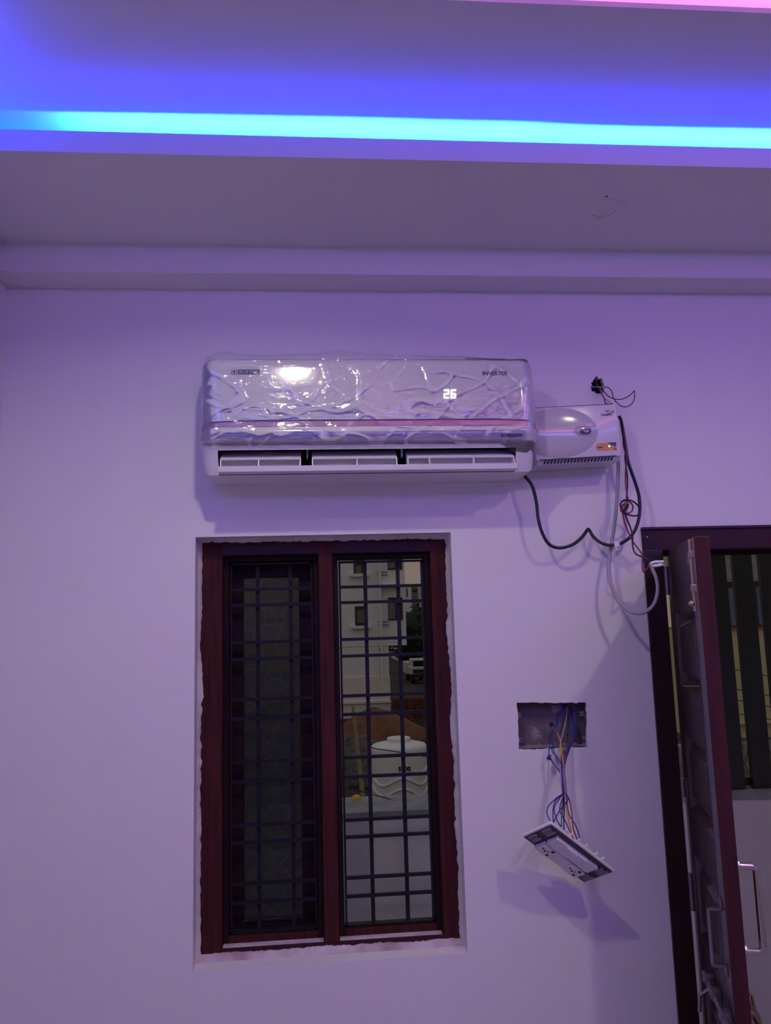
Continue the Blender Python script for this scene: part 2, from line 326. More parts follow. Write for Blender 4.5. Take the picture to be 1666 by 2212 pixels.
# upper ceiling with inner tray
HX0, HX1, HY0, HY1 = .25, 2.05, -3.0, -.984
b = B(); ring(b, XL, XR, YB, 0, HX0, HX1, HY0, HY1, ZC, ZC+.012)
upper = b.done('ceiling', ceil_paint, kind='structure', label='upper ceiling washed with blue cove light')
B().box(HX0-.2, HX1+.2, HY0-.2, HY1+.2, ZC+.10, ZC+.12).done('ceiling', ceil_paint, kind='structure', label='raised inner ceiling tray glowing pink')
b = B()
for x0, x1, y0, y1 in ((HX0-.2, HX0-.19, HY0-.2, HY1+.2), (HX1+.19, HX1+.2, HY0-.2, HY1+.2), (HX0-.2, HX1+.2, HY0-.2, HY0-.19), (HX0-.2, HX1+.2, HY1+.19, HY1+.2)): b.box(x0, x1, y0, y1, ZC+.012, ZC+.10)
b.done('trim_3', ceil_paint, kind='structure', label='upright edge around the inner ceiling tray')
for p0, p1 in (((HX0, HY1+.05), (HX1, HY1+.05)), ((HX0, HY0-.05), (HX1, HY0-.05)), ((HX0-.05, HY0), (HX0-.05, HY1)), ((HX1+.05, HY0), (HX1+.05, HY1))):
    ribbon([V((*p0, ZC+.02)).lerp(V((*p1, ZC+.02)), i/8) for i in range(9)], .012, ledp, upper)
# flush round fitting in the soffit
sp = at(1304, 453, z=SZ)
t = thing('ceiling_light', (sp.x, sp.y, SZ), 'round white flush ceiling light, unlit, in the lower ceiling border', 'ceiling light')
def annulus(b, c, r0, r1, z0, z1, seg=40):
    rr = [[V((c.x+r*math.cos(2*math.pi*j/seg), c.y+r*math.sin(2*math.pi*j/seg), z)) for j in range(seg)] for r, z in ((r0, z1), (r0, z0), (r1, z0+.0006), (r1+.001, z1))]
    b.loft(rr, False)
b = B(); annulus(b, sp, .036, .060, SZ-.0035, SZ+.001); b.done('rim', ceil_paint, t, True)
b = B(); b.cyl((sp.x, sp.y, SZ-.0012), (sp.x, sp.y, SZ+.001), .035, 40); b.done('diffuser', ceil_paint, t)
B().box(sp.x-.008, sp.x+.008, sp.y+.043, sp.y+.046, SZ-.0042, SZ-.002).done('spring_tab', grey_pl, t); B().box(sp.x-.022, sp.x-.014, sp.y-.073, sp.y-.070, SZ-.0015, SZ+.001).done('spring_tab', ink, t)
# ------------------------------------------------------------------ window
win = thing('window_1', (0, .1, WZ0), 'dark wooden two-light window with iron grilles, left shutter closed', kind='structure')
FY0, FY1 = .072, .172
def wx(px, py=1400, y=FY0): return at(px, py, y).x
def wz(py, px=700, y=FY0): return at(px, py, y).z
fx = [WX0+.004, -.315, .0035+.005, .047, .352, WX1-.004]   # jamb, mullion, jamb edges
fx[1] = wx(480); fx[2] = wx(691); fx[3] = wx(722); fx[4] = wx(937)
fz0, fz1, fz2, fz3 = WZ0+.004, wz(2035), wz(1196), WZ1-.004
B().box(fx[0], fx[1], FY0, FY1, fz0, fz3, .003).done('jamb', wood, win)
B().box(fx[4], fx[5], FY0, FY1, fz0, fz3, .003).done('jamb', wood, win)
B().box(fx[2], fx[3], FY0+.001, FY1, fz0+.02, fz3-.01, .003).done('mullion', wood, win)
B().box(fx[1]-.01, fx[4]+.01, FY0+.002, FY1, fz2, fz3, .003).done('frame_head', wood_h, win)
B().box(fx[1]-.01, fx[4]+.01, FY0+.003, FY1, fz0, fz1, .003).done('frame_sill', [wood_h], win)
# plaster splashed on the frame sill
for x0, x1 in ((fx[1]+.002, fx[2]-.002), (fx[3]+.002, fx[4]-.004)):
    B().box(x0, x1, FY0+.004, FY0+.03, fz1-.004, fz1+.0015, .001).done('sill_strip', stained, win)
# rebate mouldings inside each light
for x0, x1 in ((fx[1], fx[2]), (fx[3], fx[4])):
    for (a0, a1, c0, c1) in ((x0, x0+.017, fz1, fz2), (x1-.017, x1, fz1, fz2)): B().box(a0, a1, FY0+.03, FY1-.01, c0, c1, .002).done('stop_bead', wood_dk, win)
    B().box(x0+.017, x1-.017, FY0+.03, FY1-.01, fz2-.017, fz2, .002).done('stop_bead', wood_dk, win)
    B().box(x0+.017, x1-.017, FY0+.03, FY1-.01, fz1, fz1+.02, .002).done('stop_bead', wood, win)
# grilles
GY = .125
bars_py = [1268, 1301.5, 1381, 1417, 1503, 1543, 1636, 1678, 1771, 1808, 1896, 1936]
for gi, (x0, x1, vx) in enumerate(((fx[1]+.017, fx[2]-.017, (557, 628)), (fx[3]+.017, fx[4]-.017, (790, 861)))):
    gx0, gx1 = x0+.003, x1-.003; gz0 = fz1+.022; gz1 = fz2-.022
    b = B()
    b.box(gx0, gx0+.006, GY-.012, GY+.012, gz0, gz1); b.box(gx1-.006, gx1, GY-.012, GY+.012, gz0, gz1)
    b.box(gx0, gx1, GY-.012, GY+.012, gz1-.006, gz1); b.box(gx0, gx1, GY-.012, GY+.012, gz0, gz0+.006)
    g = b.done('grille', iron, win)
    mb = None
    for py in bars_py:
        z = at(760, py, GY-.006).z
        o = B().tube([(gx0+.004, GY-.006, z), (gx1-.004, GY-.006, z)], .0068, 4).done('grille_bar', iron, g)
    for p in vx:
        x = at(p, 1300, GY+.006).x
        B().box(x-.006, x+.006, GY+.001, GY+.011, gz0+.003, gz1-.003).done('grille_bar', iron, g)
# closed left shutter with crackle glass
sx0, sx1, sz0, sz1 = fx[1]+.002, fx[2]-.002, fz1+.004, fz2-.004
SY = .158
pgx0, pgx1, pgz0, pgz1 = at(525, 1300, SY).x, at(646, 1300, SY).x, at(585, 1987, SY).z, at(585, 1247, SY).z
b = B()
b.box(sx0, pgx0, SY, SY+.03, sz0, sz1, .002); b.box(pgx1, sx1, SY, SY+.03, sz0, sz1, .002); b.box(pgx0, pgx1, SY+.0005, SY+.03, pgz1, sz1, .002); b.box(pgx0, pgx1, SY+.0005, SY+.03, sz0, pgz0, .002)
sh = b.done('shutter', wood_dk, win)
B().box(pgx0-.005, pgx1+.005, SY+.016, SY+.02, pgz0-.005, pgz1+.005).done('pane', pane_m, sh)
B().box(pgx0-.002, pgx1+.002, SY-.002, SY+.010, pgz0-.003, pgz0+.004, .001).done('glazing_bead', door_wood, sh)
# broken plaster edge around the frame: ragged strips lying over the reveal
def ragstrip(p0, p1, inward, w0, amp, seed, mat=plaster, y=FY0-.002, thick=.004):
    """strip from the reveal edge p0->p1 (x,z), reaching inward with an uneven edge"""
    a = V((p0[0], 0, p0[1])); c = V((p1[0], 0, p1[1])); inn = V((inward[0], 0, inward[1])); N = 110; b = B(); rows = [[], [], []]
    for i in range(N+1):
        p = a.lerp(c, i/N); s_ = (p-a).length
        w = w0+amp*(noise.noise(V((s_*7+seed, seed, 0)))+.55*noise.noise(V((s_*40, seed, 3)))+.55*noise.noise(V((s_*130, seed, 7)))); w = max(.0015, w)
        rows[0].append(p-inn*.004+V((0, y-.02, 0))); rows[1].append(p+inn*w+V((0, y-.001, 0))); rows[2].append(p+inn*w+V((0, y+.006, 0)))
    b.grid(rows); return b.done('plaster_edge', mat, wall_back, True)
ragstrip((WX0, WZ0), (WX0, WZ1), (1, 0), .010, .008, 11)
ragstrip((WX1, WZ0), (WX1, WZ1), (-1, 0), .009, .009, 23)
ragstrip((WX0, WZ1), (WX1, WZ1), (0, -1), .012, .008, 37)
ragstrip((WX0, WZ0), (WX1, WZ0), (0, 1), .016, .006, 51, stained)
# ------------------------------------------------------------------ air conditioner
AX0, AX1 = -.338, .655
ac = thing('air_conditioner', ((AX0+AX1)/2, 0, 2.262), 'white split air conditioner mounted high on wall, still wrapped in clear film', 'air conditioner')
prof = [(-.001, 2.262), (-.10, 2.262), (-.147, 2.2645), (-.125, 2.286), (-.07, 2.30), (-.07, 2.345), (-.14, 2.343), (-.183, 2.331), (-.196, 2.350), (-.197, 2.40), (-.196, 2.412), (-.186, 2.56), (-.166, 2.603), (-.13, 2.615), (-.001, 2.615)]
def ac_ring(x, e, flush):
    r = []
    for i, (y, z) in enumerate(prof):
        if flush and 3 <= i <= 6:
            t = (i-2)/5; y = prof[2][0]+t*(prof[7][0]-prof[2][0]); z = prof[2][1]+t*(prof[7][1]-prof[2][1])
        y *= 1-.16*e*e
        if z < 2.36: z += (2.36-z)*.36*e**3
        if z > 2.58: z -= (z-2.58)*.4*e**3
        r.append(V((x, y, z)))
    return r
OX0, OX1 = at(472, 985, -.165).x, at(1113, 985, -.165).x
ends = [(AX0, 1), (AX0+.004, .8), (AX0+.010, .55), (AX0+.02, .25), (AX0+.035, 0)]
rings = [ac_ring(x, e, True) for x, e in ends]+[ac_ring(OX0, 0, True), ac_ring(OX0, 0, False), ac_ring(OX1, 0, False), ac_ring(OX1, 0, True)]+[ac_ring(AX0+AX1-x, e, True) for x, e in ends[::-1]]
i0 = len(ends)
B().loft(rings, True, skip=lambda i, j: i0 <= i <= i0+2 and 2 <= j <= 6).done('casing', white_soft, ac, True)
rr = rings[i0:i0+4]
b = B(); b.loft([r[2:8] for r in rr], False, skip=lambda i, j: j == 5); b.done('air_outlet', dark_cav, ac)
def endfall(x, w=.045):
    d = min(x-AX0, AX1-x); e = max(0, 1-d/w); return e
xs_ = [AX0-.001+(AX1-AX0+.002)*(i/24) for i in range(25)]
xs_ = sorted(set([AX0-.001, AX0+.002, AX0+.006, AX0+.012, AX0+.02, AX0+.03, AX0+.045]+[AX0+.06+(AX1-AX0-.12)*i/20 for i in range(21)]+[AX1+.001, AX1-.002, AX1-.006, AX1-.012, AX1-.02, AX1-.03, AX1-.045]))
def panel_y(x, t):
    e = endfall(x); return -.2045+.013*t**1.6+.028*max(0, (t-.86)/.14)**2.2+.030*e**2.2
def front_panel():
    rings = []
    for x in xs_:
        e = endfall(x, .013); z0 = 2.4155+.010*(1-math.sqrt(max(0, 1-e*e))) - .006*endfall(x, .12); z1 = 2.613-.012*(1-math.sqrt(max(0, 1-e*e)))
        o_ = [V((x, panel_y(x, k/16), z0+(z1-z0)*k/16)) for k in range(17)]
        i_ = [p+V((0, .007, 0)) for p in o_[::-1]]
        rings.append(o_+i_)
    return B().loft(rings, True).done('front_panel', white_pl, ac, True)
front_panel()
rings = []
for x in xs_:
    e = endfall(x); yy = -.199+.026*e**2.2; q = -.006*endfall(x, .12)
    rings.append([V((x, yy, 2.398+q)), V((x, yy, 2.4125+q)), V((x, yy+.01, 2.4125+q)), V((x, yy+.01, 2.398+q))])
B().loft(rings).done('accent_strip', rose, ac, True)
xl_ = sorted([x+(-.003 if x < .1 else .003)*endfall(x, .03) for x in xs_])
rings = []
for x in xl_:
    d = min(x-xl_[0], xl_[-1]-x); e = max(0, 1-d/.020); c_ = 1-math.sqrt(max(0, 1-min(1, e)**2)); ef = max(0, 1-d/.06)
    zm = 2.3735-.004*ef; hh = .0225*(1-.75*c_)+.004*ef; yy = -.2065+.030*ef**2.2
    pf = []
    for k in range(13):
        a = -1+2*k/12; pf.append(V((x, yy+.008*abs(a)**3, zm+a*hh)))
    rings.append(pf+[p+V((0, .010, 0)) for p in pf[::-1]])
B().loft(rings).done('lower_cover', white_pl, ac, True)
# outlet flap and inner vanes
fl = B()
fp = [(-.140, 2.2665), (-.176, 2.2655), (-.186, 2.2672), (-.190, at(565, 1007.5, -.19).z), (-.187, at(565, 1006.5, -.187).z), (-.178, 2.277), (-.140, 2.276)]
fl.loft([[V((x, y, z)) for y, z in fp] for x in (OX0+.002, OX0+.004, OX1-.004, OX1-.001)]).done('outlet_flap', white_soft, ac, True)
vz, vb, vt = at(565, 991, -.172).z, at(565, 976, -.125).z, .0032
for x0, x1, divs in ((476, 650, (559,)), (674, 858, (771,)), (880, 1111, (928, 1023))):
    X0, X1 = at(x0, 990, -.172).x, at(x1, 990, -.172).x; b = B()
    b.loft([[V((x, -.172, vz-vt)), V((x, -.1735, vz)), V((x, -.125, vb)), V((x, -.122, vb-.004)), V((x, -.142, 2.277)), V((x, -.145, 2.279)), V((x, -.128, vb-.006))] for x in (X0, X1)])
    o = b.done('vane', white_soft, ac)
    for x in [X0+.0015]+[at(d, 990, -.172).x for d in divs]+[X1-.0015]:
        B().prism([(-.174, vz), (-.181, 2.281), (-.146, 2.279), (-.128, vb-.005)], 'x', x-.0016, x+.0016).done('rib', white_soft, o)
for px in (664, 868): 
    x = at(px, 980, -.14).x; B().box(x-.002, x+.002, -.15, -.12, 2.315, 2.345).done('divider', white_soft, ac)
# printing on the panel
def pan(px, py, off=.0006):
    y = -.2; 
    for _ in range(4):
        p = at(px, py, y); t = min(1, max(0, (p.z-2.4155)/.1975)); y = panel_y(p.x, t)-off
    return at(px, py, y)
lean = V((0, .06, 1)).normalized()
def plate(b, c, w, h, zd=lean, xd=V((1, 0, 0)), th=.0006):
    nn = xd.cross(zd); vs_ = [c+xd*sx*w/2+zd*sz*h/2+nn*(0 if k else th) for k in (0, 1) for sz in (-1, 1) for sx in (-1, 1)]
    return b.add(vs_, [(0, 1, 3, 2), (4, 6, 7, 5), (0, 4, 5, 1), (2, 3, 7, 6), (0, 2, 6, 4), (1, 5, 7, 3)])
c = pan(537.5, 803.5); mpp = (pan(547, 803)-pan(527, 803)).length/20
bd = plate(B(), c, 47*mpp, 11*mpp).done('badge', navy, ac, label='navy name badge with white lettering')
text('BLUE STAR', c+V((0, -.0010, 0)), 7.6*mpp, white_ink, 'badge_lettering', bd, width=40*mpp, bold=0.0, zdir=lean)
c = pan(506, 803.5); q = plate(B(), c, 12.4*mpp, 11.6*mpp).done('emblem', navy, ac, label='small square star emblem')
plate(B(), c+V((0, -.0008, 0)), 10*mpp, 9.4*mpp).done('emblem_field', white_ink, q)
b = B(); star = []
for i in range(10):
    a = math.pi/2+i*math.pi/5; r = (4.9 if i % 2 == 0 else 2.1)*mpp; star.append(c+V((r*math.cos(a), -.0018, 0))+lean*(r*math.sin(a)))
b.add(star+[c+V((0, -.0018, 0))], [(i, (i+1) % 10, 10) for i in range(10)]); b.done('star', navy, q)
c = pan(1069.5, 807); text('INVERTER', c, 13.2*mpp, ink, 'lettering', ac, width=57*mpp, bold=.0002, zdir=lean)
# seven-segment 26
def seg7(b, ox, on, c0):
    Wd, Hh, T = 11.6*mpp, 20.5*mpp, 3.0*mpp
    rects = {'a': (0, Wd, Hh-T, Hh), 'g': (0, Wd, Hh/2-T/2, Hh/2+T/2), 'd': (0, Wd, 0, T), 'f': (0, T, Hh/2, Hh), 'e': (0, T, 0, Hh/2), 'b': (Wd-T, Wd, Hh/2, Hh), 'c': (Wd-T, Wd, 0, Hh/2)}
    for k in on:
        x0, x1, z0, z1 = rects[k]; ch = T*.3
        pl = [(x0+ch, z0), (x1-ch, z0), (x1, z0+ch), (x1, z1-ch), (x1-ch, z1), (x0+ch, z1), (x0, z1-ch), (x0, z0+ch)]
        b.add([c0+V((ox+x+z*.10, -.0008, 0))+lean*z for x, z in pl], [tuple(range(8))])
b = B(); c0 = pan(958.5, 860.5); seg7(b, 0, 'abged', c0); seg7(b, 15.6*mpp, 'afgedc', c0); b.done('display_digits', lcd, ac, label='glowing white display reading 26')
c = at(1105.5, 939.7, -.2085); o = plate(B(), c, 46*mpp, 5.4*mpp, V((0, 0, 1))).done('rating_sticker', navy, ac)
b = B()
for i in range(22):
    if i in (7, 8, 16): continue
    plate(b, c+V(((-20+i*1.9)*mpp, -.0007, 0)), 1.2*mpp, 1.6*mpp, V((0, 0, 1)))
b.done('sticker_print', white_ink, o)
plate(B(), at(1106, 943.5, -.2085), 15*mpp, 1.0*mpp, V((0, 0, 1))).done('sticker_print', ink, o)
# clear wrapping film, creased, over the front and both ends
def film_pt(u, v):
    """u 0..1 along x, v 0..1 from under the chin up over the top"""
    x = AX0-.006+(AX1-AX0+.014)*u; e = max(0, 1-min(x-AX0+.006, AX1+.008-x)/.05)
    keys = [(0, -.190, 2.342), (.10, -.208, 2.352), (.22, -.214, 2.385), (.30, -.2105, 2.408), (.42, -.211, 2.45), (.65, -.207, 2.53), (.82, -.198, 2.585), (.90, -.188, 2.612), (.96, -.165, 2.628), (1, -.13, 2.632)]
    for a, c_ in zip(keys, keys[1:]):
        if a[0] <= v <= c_[0]:
            t = (v-a[0])/(c_[0]-a[0]); y = a[1]+t*(c_[1]-a[1]); z = a[2]+t*(c_[2]-a[2]); break
    top = max(0, (v-.85)/.15)
    bump = .010*noise.noise(V((x*9, 1.3, 0)))+.006*noise.noise(V((x*30, 4.3, 0)))+.014*math.exp(-((x+.27)/.03)**2)+.016*math.exp(-((x-.10)/.09)**2)-.020*max(0, (x-.35)/.3)
    z += top*bump
    sk = max(0, 1-abs(noise.noise(V((x*7+z*9, z*6-x*3, 9))))*9)**1.5+.7*max(0, 1-abs(noise.noise(V((x*9-z*12, z*8+x*4, 19))))*10)**1.5
    r_ = noise.noise(V((x*20, z*28, 2)))*.0010+sk*.0032+noise.noise(V((x*55, z*60, 5)))*.0004
    y += .034*e**2.0-max(-.002, r_)
    if v < .1 and u > .88: z -= (1-v/.1)*.07*(u-.88)/.12; y += (1-v/.1)*.05*(u-.88)/.12
    return V((x, y, z))
b = B(); b.grid([[film_pt(i/300, j/110) for i in range(301)] for j in range(111)])
fo = b.done('plastic_film', film, ac, True, label='clear crinkled protective film')
# ------------------------------------------------------------------ voltage stabiliser
ang = math.radians(2.5); so = V((.668, 0, 2.2915))
MS = Matrix.Translation(so) @ Matrix.Rotation(-ang, 4, 'Y')
SWd, SHt, SD = .274, .180, .12
st = thing('voltage_stabiliser', so, 'white voltage stabiliser box on wall beside the air conditioner', 'stabiliser')
b = B(MS); b.box(0, SWd, -SD, -.002, .012, SHt, .006); b.prism([(-SD+.004, .014), (-SD+.016, 0), (-.002, 0), (-.002, .014)], 'x', .004, SWd-.004)
b.done('housing', housing_m, st, True)
MSI = MS.inverted()
def sl(px, py, y=-SD): 
    p = MSI @ at(px, py, y); return p
def disc(b, cx, cz, rx, rz, y, dome, rings_=8, seg=48, clipx=None):
    rows = []
    for i in range(rings_+1):
        t = i/rings_; rows.append([V((max(cx+rx*(1-t)*math.cos(2*math.pi*j/seg), clipx) if clipx is not None else cx+rx*(1-t)*math.cos(2*math.pi*j/seg), y-dome*math.sqrt(max(0, 1-(1-t)**2)), cz+rz*(1-t)*math.sin(2*math.pi*j/seg))) for j in range(seg)])
    b.loft(rows, False)
pc = sl(1207, 935); pe = sl(1293, 933); pt_ = sl(1210, 880.5)
b = B(MS); disc(b, pc.x, pc.z, pe.x-pc.x, .0805, -SD+.0005, .012, clipx=.001); b.done('oval_cover', grey_pl, st, 'all', label='smooth grey oval front cover')
pd = sl(1258, 930, -.13); b = B(MS); disc(b, pd.x, pd.z, .030, .0175, -SD-.0085, .0052, 6, 36); b.done('badge_dish', dish_pl, st, 'all')
pb = sl(1265.5, 931.5, -.135)
def pill(b, cx, cz, w, h, y0, y1, sq_right=False, seg=8):
    r = h/2; pl = [(cx-w/2+r-r*math.sin(math.pi*i/seg), cz+r*math.cos(math.pi*i/seg)) for i in range(seg+1)]
    pl += [(cx+w/2, cz-r), (cx+w/2, cz+r)] if sq_right else [(cx+w/2-r+r*math.sin(math.pi*i/seg), cz-r*math.cos(math.pi*i/seg)) for i in range(seg+1)]
    return b.prism(pl, 'y', y0, y1)
b = B(MS); pill(b, pb.x, pb.z, .0335, .0125, -.1375, -.131); bo = b.done('badge', ink, st)
b = B(MS)
for i, w in enumerate((2, 3, 2, 1.5, 3, 2)): b.box(pb.x-.0115+i*.0037, pb.x-.0115+i*.0037+.0011*w, -.1380, -.1374, pb.z+.0004, pb.z+.0030)
b.box(pb.x-.005, pb.x+.009, -.1380, -.1374, pb.z-.0036, pb.z-.0014); b.done('badge_print', white_ink, bo)
xd = (MS.to_3x3() @ V((1, 0, 0))); zd = (MS.to_3x3() @ V((0, 0, 1)))
c = MS @ V((sl(1308, 896.2).x, -SD-.0006, sl(1308, 896.2).z)); text('V-GUARD', c, .0088, ink, 'lettering', st, width=.0285, bold=.00018, xdir=xd, zdir=zd)
b = B()   # leaping line-drawn kangaroo emblem
def sq(px, py): 
    p = sl(px, py); return MS @ V((p.x, -SD-.0008, p.z))
for pts, r in ((((1306.5, 886.5), (1310, 889), (1314.5, 891.5), (1318.5, 894.5), (1321, 897.5)), .00075), (((1309, 887.2), (1314, 886.6), (1319, 888.5), (1323, 890.2), (1325, 888.2), (1326.3, 889.3), (1324, 891.6), (1321, 893.2)), .0007), (((1323.5, 886.0), (1325, 888.2)), .0006), (((1317, 893.2), (1320, 893.6), (1321.8, 897)), .0006)):
    b.tube(smoothpath([sq(*p) for p in pts], 5), r, 5)
b.done('emblem', ink, st, label='dark line emblem of a leaping kangaroo')
lc = sl(1309, 965.2); lw, lh = sl(1332, 965).x-sl(1286, 965).x, .0265
b = B(MS); pill(b, lc.x, lc.z, lw+.003, lh+.003, -SD-.0004, -SD+.001, True); lb = b.done('label_border', white_ink, st)
b = B(MS); pill(b, lc.x, lc.z, lw, lh, -SD-.0008, -SD, True); b.done('label_field', orange, lb)
b = B(MS); x1 = lc.x+lw/2; zt_ = lc.z+lh/2; pl = [(x1, zt_), (x1-lw*.44, zt_)]+[(x1-lw*.44+lw*.44*(i/8), zt_-lh*.55*(1-(1-i/8)**2)) for i in range(1, 9)]
b.prism(pl[::-1], 'y', -SD-.0014, -SD-.0007); b.done('label_corner', navy, lb)
b = B(MS); b.tube([V((p[0], -SD-.0014, p[1])) for p in pl[1:]], .0006, 5); b.done('label_line', white_ink, lb)
b = B(MS); pill(b, lc.x-lw*.28, lc.z-.001, lw*.25, .0052, -SD-.0014, -SD-.0006); b.done('label_print', maroon, lb); b = B(MS); b.box(x1-.0085, x1-.001, -SD-.0014, -SD-.0007, lc.z-.0075, lc.z-.0055); b.box(x1-.0075, x1-.001, -SD-.0014, -SD-.0007, lc.z-.0115, lc.z-.0095); b.done('label_print', maroon, lb)
b = B(MS); b.ball((lc.x+lw*.155, -SD-.0012, lc.z+.001), .0026, seg=10, ring=6); b.done('indicator_light', led_g, st)
b = B(MS)
nb = 21
for i in range(nb):
    x = .028+i*(SWd-.06)/(nb-1); b.add([(x+.0005, -SD+.0048, .0125), (x+.0055, -SD+.0048, .0125), (x+.002, -SD+.013, .0028), (x-.003, -SD+.013, .0028)], [(0, 1, 2, 3)])
vent = b.done('bottom_slots', dark_cav, st); vent['kind'] = 'stuff'
for v in vent.data.vertices: v.co += V((0, -.0012, -.0012))
b = B(MS)
for i in range(26): x = .006+i*.0100; b.box(x, x+.006, -SD+.001, -SD+.02, SHt-.001, SHt+.0008)
b.done('top_slots', dark_cav, st, kind='stuff')
b = B(MS); b.box(.012, SWd-.018, -SD-.0006, -SD+.004, .0125, .0150); b.done('seam', dark_cav, st)
# ------------------------------------------------------------------ cables
def cable(name, pts, r, mat, parent=None, seg=10, k=8, **props):
    return B().tube(smoothpath(pts, k), r, seg).done(name, mat, parent, 'all', **props)
def A3(lst): return [at(px, py, y) for px, py, y in lst]
cable('power_cable', A3([(1131, 1026, -.05), (1137, 1032, -.06), (1150, 1050, -.075), (1159, 1085, -.07), (1163, 1120, -.07), (1172, 1152, -.07), (1187, 1176, -.068), (1209, 1183.5, -.065), (1236, 1177, -.06), (1257, 1161, -.045), (1268, 1146, -.030), (1271, 1143, -.026), (1274, 1146, -.03), (1283, 1160, -.045), (1300, 1173, -.055), (1322, 1178, -.06), (1345, 1172, -.065), (1366, 1155, -.07), (1378, 1130, -.07), (1382.5, 1100, -.07), (1380, 1068, -.07), (1370, 1035, -.075), (1358, 1000, -.08), (1351, 960, -.075), (1345, 925, -.06), (1341.5, 907, -.04), (1338, 900, -.03)]), .0052, black_cb,
      label='thick black power cable looping from air conditioner end to stabiliser side', category='cable')
gc = thing('grey_cable', at(1320, 1180, -.05), 'thick grey cable hanging from stabiliser down to a taped end by door', 'cable')
cable('sheath', A3([(1335.5, 992, -.06), (1336, 1010, -.055), (1333, 1080, -.05), (1327, 1140, -.045), (1319.5, 1185, -.042), (1315, 1225, -.05), (1320, 1262, -.07), (1338, 1300, -.09), (1362, 1321, -.11), (1389, 1324, -.13), (1411, 1308, -.14), (1421, 1280, -.15), (1419, 1252, -.15), (1411, 1232, -.15), (1405, 1218, -.15)]), .0056, grey_cb, gc)
b = B(); b.tube(smoothpath(A3([(1405, 1218, -.15), (1414, 1214, -.15), (1424, 1213.5, -.152), (1434, 1213, -.154)]), 5), .0042, 8); b.tube(smoothpath(A3([(1408, 1222, -.153), (1418, 1222, -.155), (1430, 1220, -.157), (1437, 1221, -.157)]), 5), [.003]*3+[.0052]*8+[.003]*5, 8)
b.done('taped_end', white_pl, gc, 'all', label='white taped cable ends')
# red and black twisted pair with a small coil
tp = thing('twisted_wires', at(1355, 1090, -.09), 'thin red and black wire pair with a knotted coil, below stabiliser', 'wires')
def twist(p0, p1, y0, y1, n_, r, ph):
    res = []
    for i in range(n_+1):
        t = i/n_; p = at(p0[0]+(p1[0]-p0[0])*t, p0[1]+(p1[1]-p0[1])*t, y0+(y1-y0)*t); a = t*math.pi*1.6+ph
        res.append(p+V((r*math.cos(a), r*math.sin(a), 0)))
    return res
up_ = [(1345.5, 930), (1352, 985), (1355, 1080)]
red_p = [at(1342, 912, -.05)]+twist(up_[0], up_[1], -.06, -.085, 10, .003, 0)+twist(up_[1], up_[2], -.085, -.09, 14, .003, 0)[1:]
blk_p = [at(1342.5, 913, -.05)]+twist(up_[0], up_[1], -.06, -.085, 10, .003, math.pi)+twist(up_[1], up_[2], -.085, -.09, 14, .003, math.pi)[1:]
red_l = A3([(1350, 1088, -.095), (1343, 1095, -.10), (1342, 1104, -.105), (1349, 1098, -.11), (1352, 1086, -.105), (1360, 1084, -.10), (1367, 1092, -.095), (1366, 1103, -.095), (1357, 1109, -.098), (1349, 1106, -.10), (1343, 1098, -.10), (1346, 1104, -.10), (1346, 1112, -.10), (1351, 1133, -.10), (1360, 1155, -.10), (1366, 1167, -.11), (1372, 1176, -.12), (1382, 1189, -.13), (1388, 1200, -.14), (1388, 1222, -.145), (1389, 1232, -.15), (1392, 1235, -.15), (1398, 1228, -.15), (1408, 1221, -.15)])
blk_l = A3([(1347, 1082, -.095), (1340, 1089, -.10), (1343, 1096, -.103), (1350, 1105, -.105), (1357, 1094, -.108), (1357, 1088, -.105), (1350, 1100, -.10), (1345, 1108, -.10), (1352, 1110, -.098), (1366, 1114, -.095), (1378, 1113, -.09), (1384, 1106, -.085), (1381, 1096, -.085), (1371, 1085, -.09), (1358, 1080, -.095), (1345, 1082, -.10), (1341, 1092, -.104), (1344, 1104, -.10), (1349, 1108, -.10), (1355, 1122, -.10), (1363, 1142, -.10), (1367, 1158, -.11), (1366.5, 1172, -.12), (1369, 1188, -.13), (1376, 1198, -.14), (1390, 1204, -.145), (1407, 1213, -.15)])
cable('wire', red_p+red_l, .0026, red_w, tp, 8, 5, label='red wire')
cable('wire', blk_p+blk_l, .0026, black_cb, tp, 8, 5, label='black wire')
b = B(); c0 = at(1327, 1178, -.045)
b.box(c0.x-.0085, c0.x+.0085, -.070, -.066, c0.z-.006, c0.z+.006, .001); b.box(c0.x-.0085, c0.x+.0085, -.067, -.001, c0.z+.0055, c0.z+.0085, .001); b.box(c0.x-.006, c0.x+.010, -.068, -.050, c0.z-.0165, c0.z-.0135, .001); b.box(c0.x-.006, c0.x-.0035, -.068, -.050, c0.z-.0165, c0.z-.006); b.box(c0.x+.0075, c0.x+.010, -.068, -.050, c0.z-.0165, c0.z-.006)
b.done('cable_clip', white_soft, label='small white cable clip holding grey and black cables', category='clip')
c0 = at(1271, 1141, -.02); B().cyl((c0.x, .004, c0.z-.004), (c0.x, -.034, c0.z-.002), .0018, 8).done('nail', steel_d, label='small nail in the wall where the black cable peaks', category='nail')
